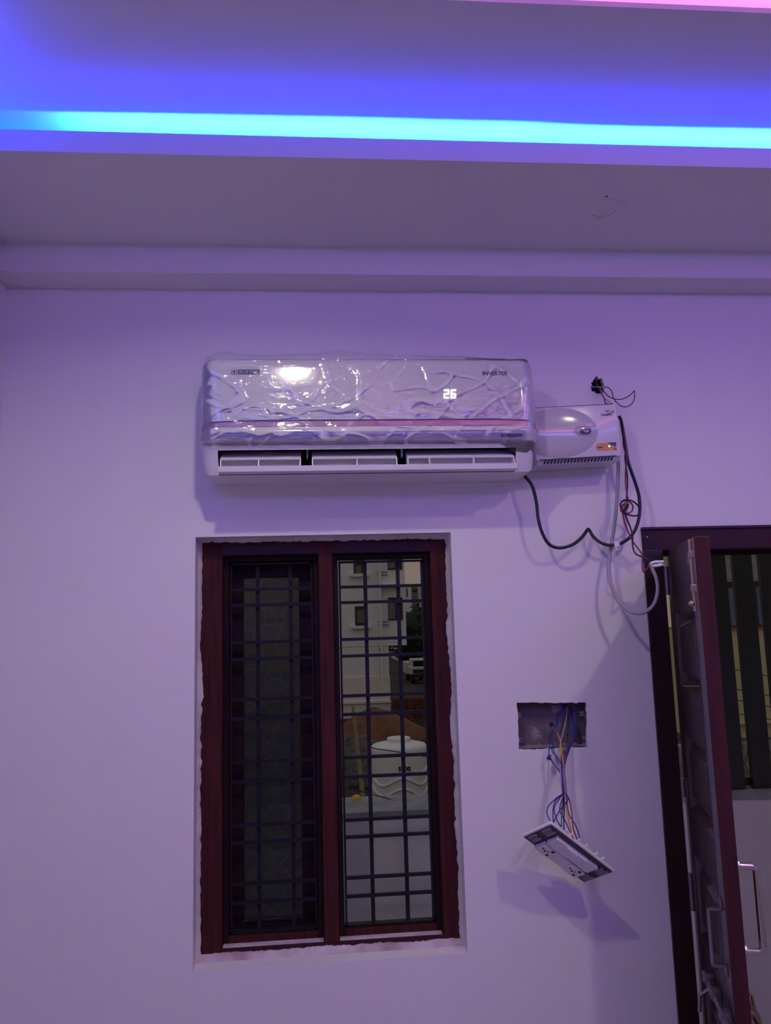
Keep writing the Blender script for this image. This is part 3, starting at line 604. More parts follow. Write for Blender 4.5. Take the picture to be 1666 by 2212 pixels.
# ------------------------------------------------------------------ ragged hole with loose wires
hb = B(); k = len(hole_loop); cx, cz = hc.x, hc.z
hb.box(cx-.032, cx+.032, .045, .048, cz-.038, cz+.040)
for a in ((cx-.032, cx-.030, cz-.038, cz+.04), (cx+.030, cx+.032, cz-.038, cz+.04)): hb.box(a[0], a[1], .004, .045, a[2], a[3])
hb.box(cx-.032, cx+.032, .004, .045, cz+.038, cz+.040); hb.box(cx-.032, cx+.032, .004, .045, cz-.038, cz-.036)
bx = hb.done('conduit_box', hole_m, label='round dark conduit box inside the ragged hole above stabiliser', category='electrical box')
p = at(1300, 824, .03); b = B(); b.tube([p+V((.006*math.cos(a*.5), 0, .006*math.sin(a*.5))) for a in range(14)], .0012, 6); b.done('screw_ring', steel_d, bx)
lwt = thing('loose_wires', at(1291, 835, 0), 'thin loose wires hanging out of the ragged wall hole', 'wires')
cable('wire', A3([(1287, 818, .03), (1289, 827, 0), (1294, 838, -.03), (1299, 849, -.045), (1305, 860, -.05), (1309, 871, -.055), (1318, 874, -.06)]), .0021, red_w, lwt, label='red wire')
cable('wire', A3([(1297, 838, .01), (1307, 848, -.03), (1316, 857, -.05), (1330, 862, -.06), (1345, 862, -.06), (1358, 856, -.06), (1368, 847, -.06), (1370.5, 844, -.06), (1371, 852, -.06), (1370, 864, -.06), (1362, 875, -.055), (1350, 879, -.05), (1340, 876, -.045), (1332, 868, -.05)]), .0015, black_cb, lwt, label='black wire with a drooping loop')
cable('wire', A3([(1276, 834, -.005), (1283, 836, -.02), (1295, 836, -.03), (1306, 836, -.03)]), .0015, white_w, lwt, label='pale wire')
cable('wire', A3([(1306, 836, -.03), (1315, 838, -.035), (1322, 846, -.04), (1325, 858, -.045), (1331, 869, -.05)]), .0015, black_cb, lwt)
cable('wire', A3([(1284, 816, .03), (1292, 814.5, .02), (1301, 818, .012), (1305, 822, .02)]), .0013, white_w, lwt)
cable('wire', A3([(1296, 835, .02), (1301, 848, -.03), (1304, 858, -.04), (1318, 869, -.05), (1326, 873, -.05)]), .0017, white_w, lwt)
# ------------------------------------------------------------------ junction box in the wall
jb = thing('junction_box', ((.598+.82)/2, .03, 1.425), 'open rectangular metal switch box sunk in wall beside window', 'switch box')
JX0, JX1, JZ0, JZ1, JD = .590, .826, 1.417, 1.574, .052
b = B(); b.box(JX0, JX1, JD, JD+.002, JZ0, JZ1)
for x in (JX0, JX1-.002): b.box(x, x+.002, .008, JD, JZ0, JZ1)
for z in (JZ0, JZ1-.002): b.box(JX0, JX1, .008, JD, z, z+.002)
b.done('box_shell', box_m, jb)
def jat(px, py): return at(px, py, JD)
for px, py in ((1167, 1568), (1199, 1562), (1227, 1560)):
    p = jat(px, py); b = B(); b.tube([V((p.x+.0135*math.cos(2*math.pi*j/20), JD-.0005, p.z+.0135*math.sin(2*math.pi*j/20))) for j in range(21)], .0012, 5, False); b.cyl((p.x, JD-.0012, p.z), (p.x, JD, p.z), .0125, 20); b.done('knockout', box_m, jb)
p = jat(1191, 1565); B().cyl((p.x, JD-.0016, p.z), (p.x, JD, p.z), .0075, 14).done('open_knockout', dark_cav, jb)
p = jat(1227, 1588); B().cyl((p.x, JD-.0016, p.z), (p.x, JD, p.z), .0045, 12).done('screw_hole', dark_cav, jb)
for px, py in ((1121, 1544), (1125, 1599), (1258, 1541), (1264, 1593)):
    p = at(px, py, .014); b = B(); b.box(p.x-.008, p.x+.006, .012, .0145, p.z-.008, p.z+.006, .001); o = b.done('mounting_lug', steel_d, jb); B().cyl((p.x, .0112, p.z), (p.x, .013, p.z), .0022, 8).done('screw_hole', dark_cav, o)
def blob(pts, y, th, seed):
    c_ = sum((V(p) for p in pts), V((0, 0, 0)))/len(pts); out_ = []
    k_ = len(pts)
    for i in range(k_):
        for j in range(5):
            q = V(pts[i]).lerp(V(pts[(i+1) % k_]), j/5); nn = noise.noise_vector(q*120+V((seed, 0, 0)))*.005; out_.append(V((q.x+nn.x, y, q.z+nn.z)))
    b = B(); m_ = [V((c_.x+(q.x-c_.x)*.6, y-th, c_.z+(q.z-c_.z)*.6)) for q in out_]; b.loft([out_, m_], False); b.add(m_+[V((c_.x, y-th*1.2, c_.z))], [(i, (i+1) % len(m_), len(m_)) for i in range(len(m_))]); return b
blob([jat(1146, 1568), jat(1160, 1572), jat(1170, 1590), jat(1166, 1597), jat(1150, 1598), jat(1148, 1585)], JD, .003, 4).done('cement_patch', cement, jb)
blob([jat(1184, 1522), jat(1216, 1522), jat(1214, 1535), jat(1196, 1540), jat(1192, 1530)], JD, .003, 9).done('cement_patch', cement, jb)
ragbot = []
b = B(); rows = [[], []]
for i in range(60):
    x = JX0+.006+(JX1-JX0-.012)*i/59; w = .012+.007*noise.noise(V((x*60, 2, 0)))+.004*noise.noise(V((x*200, 2, 0))); rows[0].append(V((x, .004, 1.424+w*.3))); rows[1].append(V((x, JD-.004, JZ0+.002+w)))
b.grid(rows).done('cement_ledge', cement, jb)
# ------------------------------------------------------------------ hanging switch plate
PA, PB_, PC_ = at(1190, 1780, -.20), at(1128, 1808, -.105), at(1328, 1885, -.125)
e1, e2 = PC_-PA, PB_-PA; nn = e1.cross(e2).normalized()
if nn.dot(CAM-PA) < 0: nn = -nn
def pq(u, v, w=0.0): return PA+e1*u+e2*v+nn*w
def slab(b, u0, u1, v0, v1, w0, w1, ch=0.0):
    pl = [(u0, v0), (u1, v0), (u1, v1), (u0, v1)]
    if ch: pl = [(u0+ch, v0), (u1-ch*.4, v0), (u1, v0+ch), (u1, v1-ch*.4), (u1-ch*.4, v1), (u0+ch*.4, v1), (u0, v1-ch*.4), (u0, v0+ch)]
    k_ = len(pl); vs_ = [pq(u, v, w) for w in (w0, w1) for u, v in pl]
    return b.add(vs_, [tuple(range(k_)), tuple(range(k_, 2*k_))]+[(i, (i+1) % k_, k_+(i+1) % k_, k_+i) for i in range(k_)])
swp = thing('switch_plate', pq(1, 1), 'detached switch and socket plate dangling tilted from its wires', 'switch plate')
slab(B(), 0, 1, 0, 1, -.010, -.002, .02).done('rim', white_soft, swp)
slab(B(), .025, .975, .04, .96, -.002, .0005).done('carrier', carrier, swp)
for u0, u1 in ((.18, .395), (.605, .82)):
    o = slab(B(), u0, u1, .59, .965, 0, .010, .018).done('socket', white_soft, swp)
    b = B(); m_ = (u0+u1)/2; vv = .78
    for du, dv, su, sv in ((.05, -.12, .018, .045), (-.012, .02, .012, .03), (.055, .10, .014, .035), (-.055, -.02, .010, .03), (.02, -.02, .008, .02)): slab(b, m_+du-su, m_+du+su, vv+dv-sv, vv+dv+sv, .0096, .0104)
    b.done('socket_holes', dark_cav, o)
slab(B(), .40, .60, .60, .965, 0, .008, .012).done('blank_cover', white_soft, swp)
for i in range(4):
    u0 = .185+i*.159; dz_ = .0125 if i in (0, 1) else .009
    o = slab(B(), u0, u0+.156, .165, .535, 0, dz_, .012).done('switch', white_soft, swp)
    if i in (1, 2): slab(B(), u0+.01, u0+.146, .165, .25, dz_, dz_+.003).done('rocker_edge', white_pl, o)
for u0, v0 in ((.035, .10), (.035, .58), (.855, .10), (.855, .58)):
    b = B(); slab(b, u0, u0+.022, v0, v0+.28, .0004, .004); slab(b, u0+.034, u0+.056, v0+.04, v0+.28, .0004, .004); slab(b, u0+.066, u0+.10, v0, v0+.30, .0004, .0035); b.done('clip', pale_clip, swp)
slab(B(), .20, .80, .12, .92, -.024, -.010).done('module_back', white_soft, swp)
for u in (.22, .30, .42, .54, .70, .80): B().cyl(pq(u, .02, -.012), pq(u, -.05, -.015), .0042, 8).done('terminal', white_soft, swp)
# wires between the box and the plate
wb = thing('wire_bundle', at(1217, 1680, -.06), 'bundle of mostly blue wires running from wall box to the hanging plate', 'wires')
def wr(lst, mat, r=.0017, lab=None):
    o = cable('wire', A3(lst), r, mat, wb, 7, 6)
    if lab: o['label'] = lab
neck = [(1215, 1655, -.06), (1217, 1690, -.085), (1219, 1712, -.10)]
def nk(dx): return [(x+dx, y, d-abs(dx)*.0008) for x, y, d in neck]
wr([(1222, 1520, .045), (1208, 1555, .03), (1198, 1600, 0), (1193, 1622, -.02), (1204, 1636, -.035)]+nk(-1)+[(1205, 1722, -.13), (1186, 1740, -.15), (1182, 1756, -.165), (1188, 1772, -.18), (1196, 1782, -.19)], blue_w)
wr([(1220, 1518, .045), (1205, 1560, .03), (1190, 1590, 0), (1187, 1612, -.02), (1186, 1632, -.03), (1190, 1642, -.035), (1200, 1655, -.05), (1211, 1668, -.065)]+nk(-3)[1:]+[(1200, 1730, -.14), (1195, 1752, -.16), (1196, 1775, -.18), (1200, 1786, -.19)], blue_w)
wr([(1195, 1572, .045), (1204, 1585, .02), (1211, 1602, 0), (1213, 1620, -.02)]+nk(3)+[(1222, 1732, -.12), (1226, 1760, -.15), (1233, 1790, -.165), (1238, 1812, -.17)], yel_w, .0022, 'yellow wire')
wr([(1225, 1522, .045), (1233, 1550, .035), (1239, 1568, .02), (1232, 1600, 0), (1222, 1625, -.03)]+nk(4)+[(1231, 1730, -.12), (1236, 1760, -.14), (1239, 1790, -.155), (1250, 1820, -.16)], red_w, .0019, 'red wire')
wr([(1232, 1525, .045), (1241, 1550, .03), (1243, 1575, .01), (1236, 1605, -.01), (1224, 1630, -.035)]+nk(2)+[(1228, 1726, -.13), (1213, 1745, -.15), (1200, 1768, -.17), (1195, 1780, -.185)], blue_w)
wr([(1236, 1530, .04), (1244, 1550, .03), (1241, 1585, 0), (1232, 1615, -.02)]+nk(5)+[(1226, 1740, -.12), (1230, 1760, -.14), (1242, 1780, -.15), (1250, 1800, -.155), (1253, 1818, -.16)], blue_w)
wr([(1230, 1540, .04), (1236, 1565, .02), (1238, 1590, 0), (1228, 1618, -.02)]+nk(1)+[(1212, 1735, -.14), (1210, 1752, -.155), (1222, 1775, -.165), (1233, 1800, -.17)], blue_w)
wr([(1238, 1535, .04), (1240, 1565, .02), (1236, 1598, -.01), (1216, 1632, -.03)]+nk(-2)+[(1207, 1728, -.15), (1198, 1745, -.165), (1202, 1768, -.18), (1212, 1786, -.185)], blue_w)
wr([(1233, 1535, .045), (1231, 1570, .03), (1226, 1600, 0), (1214, 1632, -.03)]+nk(0)+[(1216, 1735, -.13), (1214, 1760, -.16), (1213, 1785, -.18)], green_w, .0018, 'green wire')
wr([(1189, 1636, -.03), (1196, 1650, -.04), (1208, 1665, -.06)]+nk(-1)[1:]+[(1219, 1735, -.13), (1219, 1765, -.16), (1218, 1790, -.18)], black_cb, .0018, 'black wire')
wr([(1196, 1618, -.02), (1203, 1640, -.04), (1211, 1658, -.06), (1214, 1672, -.07)]+nk(-4)[1:]+[(1218, 1740, -.13), (1218, 1770, -.16), (1219, 1795, -.175)], blue_w)
wr([(1226, 1528, .045), (1222, 1560, .035), (1212, 1600, 0), (1208, 1640, -.035)]+nk(-5)+[(1222, 1732, -.12), (1228, 1765, -.14), (1234, 1795, -.16)], white_w, .0019, 'pale wire')
b = B(); c0, c1 = at(1184, 1641, -.03), at(1189, 1630, -.03); b.tube([c0, c0.lerp(c1, .4), c1], [.0055, .0062, .004], 8); b.done('insulating_tape', blue_w, wb)
# ------------------------------------------------------------------ door
dr = thing('door_1', (DX0, .05, 0), 'dark wooden panelled door standing open into the room', kind='structure')
fi = 1.101; fh = 2.029
B().box(DX0, fi, -.006, .12, 0, fh+.002, .002).done('jamb', door_wood, dr)
B().box(DX1-.065, DX1, -.006, .12, 0, fh+.002, .002).done('jamb', door_wood, dr)
B().box(DX0, DX1, -.006, .12, fh, DZ1-.007, .002).done('frame_head', wood_h, dr)
B().box(DX0-.001, DX1+.001, -.012, .1, DZ1-.007, DZ1+.001, .001).done('head_bead', door_wood, dr)
b = B(); b.box(fi, fi+.012, .055, .12, 0, fh); b.box(fi, DX1-.065, .055, .12, fh-.012, fh); b.done('door_stop', wood_dk, dr)
p = at(1398, 1160, -.007); B().cyl((p.x, -.009, p.z), (p.x, .0, p.z), .003, 8).done('screw', steel, dr)
HP = V((1.111, -.004, 0)); FP = V((.975, -.470, 0)); ud = (FP-HP).normalized(); nd = V((ud.y, -ud.x, 0))   # nd -> outer (right) side?
if nd.x > 0: nd = -nd
LW, LT, LH = (FP-HP).length, .038, 2.024
ML = Matrix(((ud.x, nd.x, 0, HP.x), (ud.y, nd.y, 0, HP.y), (0, 0, 1, 0), (0, 0, 0, 1)))   # u along the leaf, v towards the inner face, z up
ML = ML.copy()
def zf(py, u=.40):
    q = HP+ud*u; return at(1520, py, q.y).z
z_p = [(zf(1505), zf(1318)), (zf(1812), zf(1622)), (zf(2132), zf(1925))]
z_p.append((.16, z_p[2][0]-.12))
SL = .082
b = B(ML)
b.box(0, SL, -LT, 0, .01, LH, .002); b.box(LW-SL, LW-.0005, -LT, 0, .01, LH, .002)
zz = [LH]
for z0, z1 in z_p: zz += [z1, z0]
zz.append(.01)
for i in range(0, len(zz), 2): b.box(SL-.001, LW-SL+.001, -LT+.0004, -.0004, zz[i+1], zz[i], .001)
leaf = b.done('leaf', door_wood, dr)
B(ML).box(LW-.0006, LW+.0006, -LT+.001, -.001, .012, LH-.002).done('leaf_edge', door_edge, leaf, label='redder exposed edge of the leaf')
for z0, z1 in z_p:
    b = B(ML); x0, x1 = SL, LW-SL
    def ringp(d, v): return [V((x0+d, v, z0+d)), V((x1-d, v, z0+d)), V((x1-d, v, z1-d)), V((x0+d, v, z1-d))]
    b.loft([ringp(-.001, -.0008), ringp(.003, -.001), ringp(.019, -.0175), ringp(.024, -.0175), ringp(.046, -.004), ringp(.048, -.003)], False); rg = ringp(.048, -.003); b.add(rg, [(0, 1, 2, 3)]); b.add(ringp(-.001, -.022), [(0, 3, 2, 1)])
    b.done('panel', door_wood, leaf)
# hinges
for py in (1700, 1905, 1945):
    z = at(1470, py, 0).z; B().cyl((HP.x-.006, -.008, z-.028), (HP.x-.006, -.008, z+.028), .0065, 10).done('hinge', steel_d, leaf)
for z in (1.93, .35): B().cyl((HP.x-.006, -.008, z-.045), (HP.x-.006, -.008, z+.045), .0065, 10).done('hinge', steel_d, leaf)
# tower bolt at the top of the inner face
b = B(ML); zt0, zt1 = zf(1320, .45), LH-.005; b.box(LW-.030, LW-.004, 0, .003, zt0, zt1, .001); b.cyl((LW-.016, .009, zt0+.0), (LW-.016, .009, zt1), .0048, 10); b.box(LW-.026, LW-.006, .002, .015, zt1-.05, zt1-.03, .002); b.box(LW-.026, LW-.006, .002, .015, zt0+.05, zt0+.07, .002)
tb = b.done('tower_bolt', brass, leaf)
b = B(ML); b.cyl((LW-.012, .009, zf(1303, .45)), (LW-.012, .014, zf(1303, .45)), .004, 8); b.ball((LW-.010, .018, zf(1303, .45)), .0085); b.done('bolt_knob', brass, leaf, True)
# pull handle outside (round bar)
hz1, hz0 = at(1625, 1872, -.46).z, at(1640, 2057, -.46).z
b = B(ML); v0 = -LT; uu = LW-.035
b.tube([V((uu, v0, hz1)), V((uu, v0-.038, hz1)), V((uu, v0-.045, hz1-.004)), V((uu, v0-.048, hz1-.012)), V((uu, v0-.048, hz0+.012)), V((uu, v0-.045, hz0+.004)), V((uu, v0-.038, hz0)), V((uu, v0, hz0))], .0085, 12)
for z in (hz0, hz1): b.cyl((uu, v0, z), (uu, v0-.008, z), .020, 18)
b.done('pull_handle', steel, leaf, True)
# flat pull handle inside
iz1, iz0 = at(1550, 1958, -.42).z, at(1570, 2085, -.42).z
b = B(ML); uu = LW-.045
b.box(uu-.008, uu+.008, .030, .036, iz0, iz1, .001); b.box(uu-.008, uu+.008, 0, .036, iz1-.006, iz1, .001); b.box(uu-.008, uu+.008, 0, .036, iz0, iz0+.006, .001); b.box(uu-.010, uu+.010, 0, .004, iz1-.002, iz1+.022, .001); b.box(uu-.010, uu+.010, 0, .004, iz0-.022, iz0+.002, .001)
b.done('inner_handle', steel_d, leaf)
# sliding latches, one on each face
def latch(v, sgn, zc, mat):
    b = B(ML); vv = v+sgn*.016
    b.cyl((.20, vv, zc), (LW+.012, vv, zc), .0078, 12)
    for u in (.25, .33, LW-.04): b.cyl((u-.014, vv, zc), (u+.014, vv, zc), .0125, 12); b.box(u-.013, u+.013, min(v, vv), max(v, vv), zc-.016, zc+.016, .002)
    b.tube([V((.29, vv, zc)), V((.29, vv+sgn*.03, zc-.02)), V((.29, vv+sgn*.034, zc-.06))], .005, 8); b.done('sliding_latch', mat, leaf, True)
latch(0, 1, at(1560, 2195, -.42).z, steel_d); latch(-LT, -1, at(1655, 2190, -.44).z, brass)
# ------------------------------------------------------------------ balcony
bal_paint = M('balcony_paint', (.62, .60, .62), .7, noise_amt=.08, scale=5)
conc = M('rough_concrete', (.34, .34, .36), .85, col2=(.22, .22, .25), scale=9, bump=.4, bscale=40)
PY, PZ = 1.2, .982
B().box(-3, 6.5, PY, PY+.20, -1.5, PZ-.012).done('wall_balcony', bal_paint, kind='structure', label='low balcony wall outside the window and door')
b = B(); rows = [[], [], []]
for i in range(120):
    x = -3+9.5*i/119; w = .006*noise.noise(V((x*5, 0, 4))); rows[0].append(V((x, PY-.004, PZ-.030+w*2.5))); rows[1].append(V((x, PY-.003, PZ))); rows[2].append(V((x, PY+.215, PZ+.002)))
b.grid(rows).done('trim_4', conc, kind='structure', label='rough concrete coping on the balcony wall')
B().box(-3, 6.5, TH, PY, -.12, -.02).done('floor_balcony', conc, kind='structure', label='balcony floor slab outside the door')
slat_m = M('slat_paint', (.022, .024, .021), .45)
gt = thing('slat_screen', (2.3, PY+.1, PZ), 'dark vertical slat screen standing on balcony wall, seen through doorway', 'screen')
sxp = at(1561, 1300, PY+.07).x; per = (at(1633, 1400, PY+.07).x-at(1575, 1400, PY+.07).x)
for i in range(-1, 8):
    x0 = sxp+i*per; B().box(x0-.062, x0+.035, PY+.07, PY+.10, PZ, 2.75, .003).done('slat', slat_m, gt)
for z in (PZ+.03, 2.7): B().box(sxp-1.6*per, sxp+8*per, PY+.10, PY+.13, z-.02, z+.02).done('rail', slat_m, gt)
# ------------------------------------------------------------------ outside
GZ = -1.5
def ground_pt(px, py):
    return at(px, py, z=GZ)
soil = M('dark_soil', (.040, .022, .015), .95, col2=(.009, .008, .007), scale=.9, bump=.8, bscale=6)
red_soil = M('red_sand', (.21, .085, .036), .95, col2=(.12, .048, .026), scale=2.2, bump=.8, bscale=9)
grey_soil = M('grey_gravel', (.13, .11, .105), .95, col2=(.05, .04, .04), scale=6, bump=.8, bscale=20)
b = B(); rows = []
for j in range(60):
    y = 1.5+110*(j/59)**2; rows.append([V((-45+i*2.2, y, GZ+.18*noise.noise(V((i*.5, y*.5, 0))))) for i in range(60)])
b.grid(rows).done('ground', soil, smooth='all', kind='structure', label='bare dark soil outside')
def mound(name, cpx, cpy, dist_y, rx, ry, h, mat, label, cat, seed=0, kind=None):
    c_ = at(cpx, cpy, dist_y); b = B(); rows = []
    for j in range(17):
        t = j/16; rows.append([])
        for i in range(36):
            a = 2*math.pi*i/36; q = 1+.18*noise.noise(V((math.cos(a)*2+seed, math.sin(a)*2, t*2)))
            r = t*q; z = h*max(0, (1-t**1.3))*(1+.15*noise.noise(V((math.cos(a)*t*4, math.sin(a)*t*4, seed)))); rows[-1].append(V((c_.x+rx*r*math.cos(a), dist_y+ry*r*math.sin(a), GZ-.1+z)))
    b.loft(rows, False); o = b.done(name, mat, smooth='all', label=label, category=cat)
    return o
mound('sand_heap', 815, 1580, 20.5, 1.8, 1.6, .95, red_soil, 'heap of orange-red sand behind white tank, outside window', 'sand heap', 1)
mound('gravel_heap', 775, 1600, 16.5, 1.5, 1.2, .75, grey_soil, 'low grey-brown gravel heap left of white tank', 'gravel heap', 5)
# water tank
TYd = 10.4; tcx = at(864, 1680, TYd); tr_ = (at(926, 1680, TYd-.3).x-at(802, 1680, TYd-.3).x)/2
tank_m = M('tank_plastic', (.80, .80, .79), .4, noise_amt=.06, scale=4)
tk = thing('water_tank', (tcx.x, TYd, GZ), 'pale plastic water tank with wavy ribs and dark letters, outside window', 'water tank')
tz1 = at(864, 1612, TYd-.2).z
b = B()
pts = [(tr_*.96, GZ), (tr_, GZ+.06), (tr_, tz1-.07), (tr_*.985, tz1-.02), (tr_*.93, tz1+.005), (tr_*.55, tz1+.045), (tr_*.52, tz1+.05)]
b.loft([[V((tcx.x+r*math.cos(2*math.pi*j/48), TYd+r*math.sin(2*math.pi*j/48), z)) for j in range(48)] for r, z in pts]); b.done('tank_body', tank_m, tk, True)
b = B(); b.loft([[V((tcx.x+r*math.cos(2*math.pi*j/32), TYd+r*math.sin(2*math.pi*j/32), z)) for j in range(32)] for r, z in ((tr_*.42, tz1+.03), (tr_*.42, tz1+.10), (tr_*.40, tz1+.11), (tr_*.1, tz1+.115))]); b.done('lid', tank_m, tk, True)
for kz in range(5):
    zb = at(864, 1668+23*kz, TYd-tr_).z; b = B(); pp = []
    for i in range(49):
        a = -math.pi*(.03+.94*i/48); s_ = i/48; z = zb+.06*math.cos(s_*4*math.pi)*(1 if kz else .7)
        pp.append(V((tcx.x+(tr_+.004)*math.cos(a), TYd+(tr_+.004)*math.sin(a), z)))
    if kz == 0: b.tube(pp[:19], .016, 6)
    else: b.tube(pp, .018, 6)
    b.done('wavy_rib', tank_m, tk, True)
for ch, px in (('S', 863.5), ('X', 880), ('I', 885.5)):
    c_ = at(px, 1660.5, TYd-tr_+.03); dx = c_.x-tcx.x; yy = TYd-math.sqrt(max(0, (tr_+.006)**2-dx*dx)); text(ch, (c_.x, yy, c_.z), .085, ink, 'lettering', tk, bold=.004, extrude=.004)
# pole
p0, p1 = at(786, 1735, 8.6), at(762, 1520, 8.6); p0 = p0+(p0-p1)*.75
pole_m = M('bamboo_pole', (.42, .33, .20), .7, noise_amt=.3, scale=9)
B().tube([p0, p0.lerp(p1, .5), p1], [.034, .03, .022], 8).done('wooden_pole', pole_m, smooth=True, label='thin pale wooden pole leaning in front of white building', category='pole')
c0 = at(770, 1718, 7.6); b = B(); b.loft([[V((c0.x+r*math.cos(2*math.pi*j/20), 7.6+r*math.sin(2*math.pi*j/20), c0.z+z)) for j in range(20)] for r, z in ((.062, -.06), (.06, -.035), (.05, -.012), (.03, .004), (.006, .009))]); b.done('yellow_dome', M('yellow_plastic', (.62, .36, .03), .4), smooth=True, label='small yellow dome-shaped object below the leaning pole', category='container')
c1 = V((c0.x, 7.6, c0.z-.06)); B().box(c0.x-.55, c0.x+.9, 7.45, 7.8, GZ, c0.z-.06, .01).done('masonry_block', conc, label='low masonry wall end beneath the yellow dome', category='wall')
for i, pts in enumerate((((735, 1698), (790, 1712), (850, 1728), (900, 1737)), ((798, 1613), (815, 1618), (838, 1621), (870, 1626), (930, 1636)))):
    B().tube(smoothpath([at(x, y, 6.5) for x, y in pts], 5), .006, 6).done('overhead_wire', black_cb, smooth='all', label=('thin black wire sagging low in front of tank', 'thin black wire crossing near top of tank')[i], category='wire')
# white building
bw = M('building_white', (.80, .80, .82), .8, noise_amt=.06, scale=.35); bcream = M('building_cream', (.80, .76, .68), .8, noise_amt=.05, scale=.5)
bdk = M('window_dark', (.012, .010, .010), .4); bpane = M('window_brown_pane', (.16, .12, .09), .4); bgrey = M('window_grey', (.16, .16, .18), .5)
BY = 25.0
def bx_(px, py=1350, y=BY): return at(px, py, y).x
def bz_(py, px=800, y=BY): return at(px, py, y).z
bl = thing('white_building', (bx_(760), BY+3, GZ), 'white multi-storey building with dark-framed windows, seen through window grille', 'building')
xL, xR1, xR0 = bx_(640), bx_(841, 1450), bx_(876, 1300)
zst = bz_(1396); zband = bz_(1462)
B().box(xL, xR0, BY, BY+5, zst, 6.5).done('upper_wall', bw, bl)
B().box(xL, xR1, BY+.02, BY+5, zband, zst+.02).done('lower_wall', bw, bl)
B().box(xL, xR1+.02, BY-.02, BY+5, GZ, zband).done('plinth', bcream, bl)
B().box(xL, xR1+.03, BY-.08, BY, bz_(1519), bz_(1514)).done('plinth_band', bcream, bl)
for x0, x1, y0, y1, gx0, gx1, gy0, gy1 in ((764, 787, 1208, 1240, 768, 780, 1222, 1240), (767, 791, 1310, 1352, 771, 787, 1318, 1346)):
    X0, X1, Z0, Z1 = bx_(x0, y0), bx_(x1, y0), bz_(y1, x0), bz_(y0, x0)
    o = B().box(X0, X1, BY-.03, BY+.02, Z0, Z1).done('window_frame', bdk, bl); B().box(bx_(gx0, y0), bx_(gx1, y0), BY-.045, BY-.03, bz_(gy1, x0), bz_(gy0, x0)).done('pane', bpane, o)
    B().box(X0-.15, X1+.15, BY-.16, BY, Z0-.10, Z0).done('sill', bw, bl)
for x0, x1, y0, y1 in ((837, 852, 1198, 1231), (838, 853, 1291, 1340)):
    o = B().box(bx_(x0, y0), bx_(x1+16, y0), BY-.03, BY+.02, bz_(y1, x0), bz_(y0, x0)).done('window_frame', bdk, bl); B().box(bx_(x0+1, y0), bx_(x1, y0), BY-.05, BY-.03, bz_(y1-3, x0), bz_(y0+ (10 if y0 > 1250 else 0), x0)).done('pane', bgrey, o)
B().box(bx_(820), bx_(826), BY-.15, BY, zst-1.0, 6.0).done('pilaster', bw, bl)
B().cyl((bx_(822), BY-.22, bz_(1480)), (bx_(822), BY-.22, 6.0), .035, 8).done('drainpipe', bw, bl)
B().box(bx_(823), bx_(868), BY-.30, BY, bz_(1269), bz_(1266)).done('sun_shade', bw, bl)
for py in (1237, 1243, 1344, 1351): B().cyl((bx_(818), BY-.08, bz_(py)), (bx_(840), BY-.08, bz_(py)), .02, 6).done('pipe', bgrey, bl)
B().box(bx_(819), bx_(823), BY-.03, BY, bz_(1408), bz_(1400)).done('vent', bdk, bl)
# distant buildings
D2 = 60.0
def dist_b(px0, px1, py0, mat, wins, label, y, nm='distant_building'):
    t_ = thing(nm, (at((px0+px1)/2, 1400, y).x, y, GZ), label, 'building')
    B().box(at(px0, 1280, y).x, at(px1, 1280, y).x, y, y+8, GZ, at(px0, py0, y).z).done('wall', mat, t_)
    for x0, x1, y0, y1 in wins: B().box(at(x0, y0, y).x, at(x1, y0, y).x, y-.08, y+.02, at(x0, y1, y).z, at(x0, y0, y).z).done('window', bdk, t_)
dist_b(860, 889, 1263, bw, [(878, 880, 1270, 1290)], 'distant white building block just right of the nearer white building', D2)
dist_b(889, 903, 1264, bgrey, [(892, 896, 1273, 1278), (897, 901, 1273, 1278)], 'distant dark grey block with two small windows', D2+1)
dist_b(903, 945, 1265, bw, [(912, 918, 1268, 1292)], 'distant pale block at the right of window view', D2+2)
# tree
leaf_m = M('dark_foliage', (.010, .018, .008), .9, col2=(.02, .032, .014), scale=3)
TYt = 48.0; tc_ = at(912, 1385, TYt); tree = thing('tree', (tc_.x, TYt, GZ), 'dark leafy tree beyond white building, outside window', 'tree')
B().tube([V((tc_.x, TYt, GZ)), V((tc_.x+.1, TYt, GZ+1.5)), V((tc_.x, TYt, GZ+3.2))], [.2, .16, .1], 8).done('trunk', M('bark', (.05, .035, .025), .9), tree)
b = B(); rn = random.Random(3)
for i in range(2600):
    d = V((rn.gauss(0, 1), rn.gauss(0, 1), rn.gauss(0, 1))).normalized()*(rn.random()**.33); rr_ = 1+.25*noise.noise(d*2.2)
    c_ = V((tc_.x+d.x*2.0*rr_, TYt+d.y*1.8*rr_, tc_.z+.15+d.z*2.15*rr_)); a = V((rn.uniform(-1, 1), rn.uniform(-1, 1), rn.uniform(-1, 1))).normalized(); q = a.orthogonal().normalized(); s_ = rn.uniform(.1, .22)
    b.add([c_-a*s_, c_+q*s_*.55, c_+a*s_, c_-q*s_*.55], [(0, 1, 2, 3)])
b.ball(tc_+V((0, 0, .2)), 1.7, (1, 1, 1.15), 16, 10); b.done('foliage', leaf_m, tree, kind='stuff')
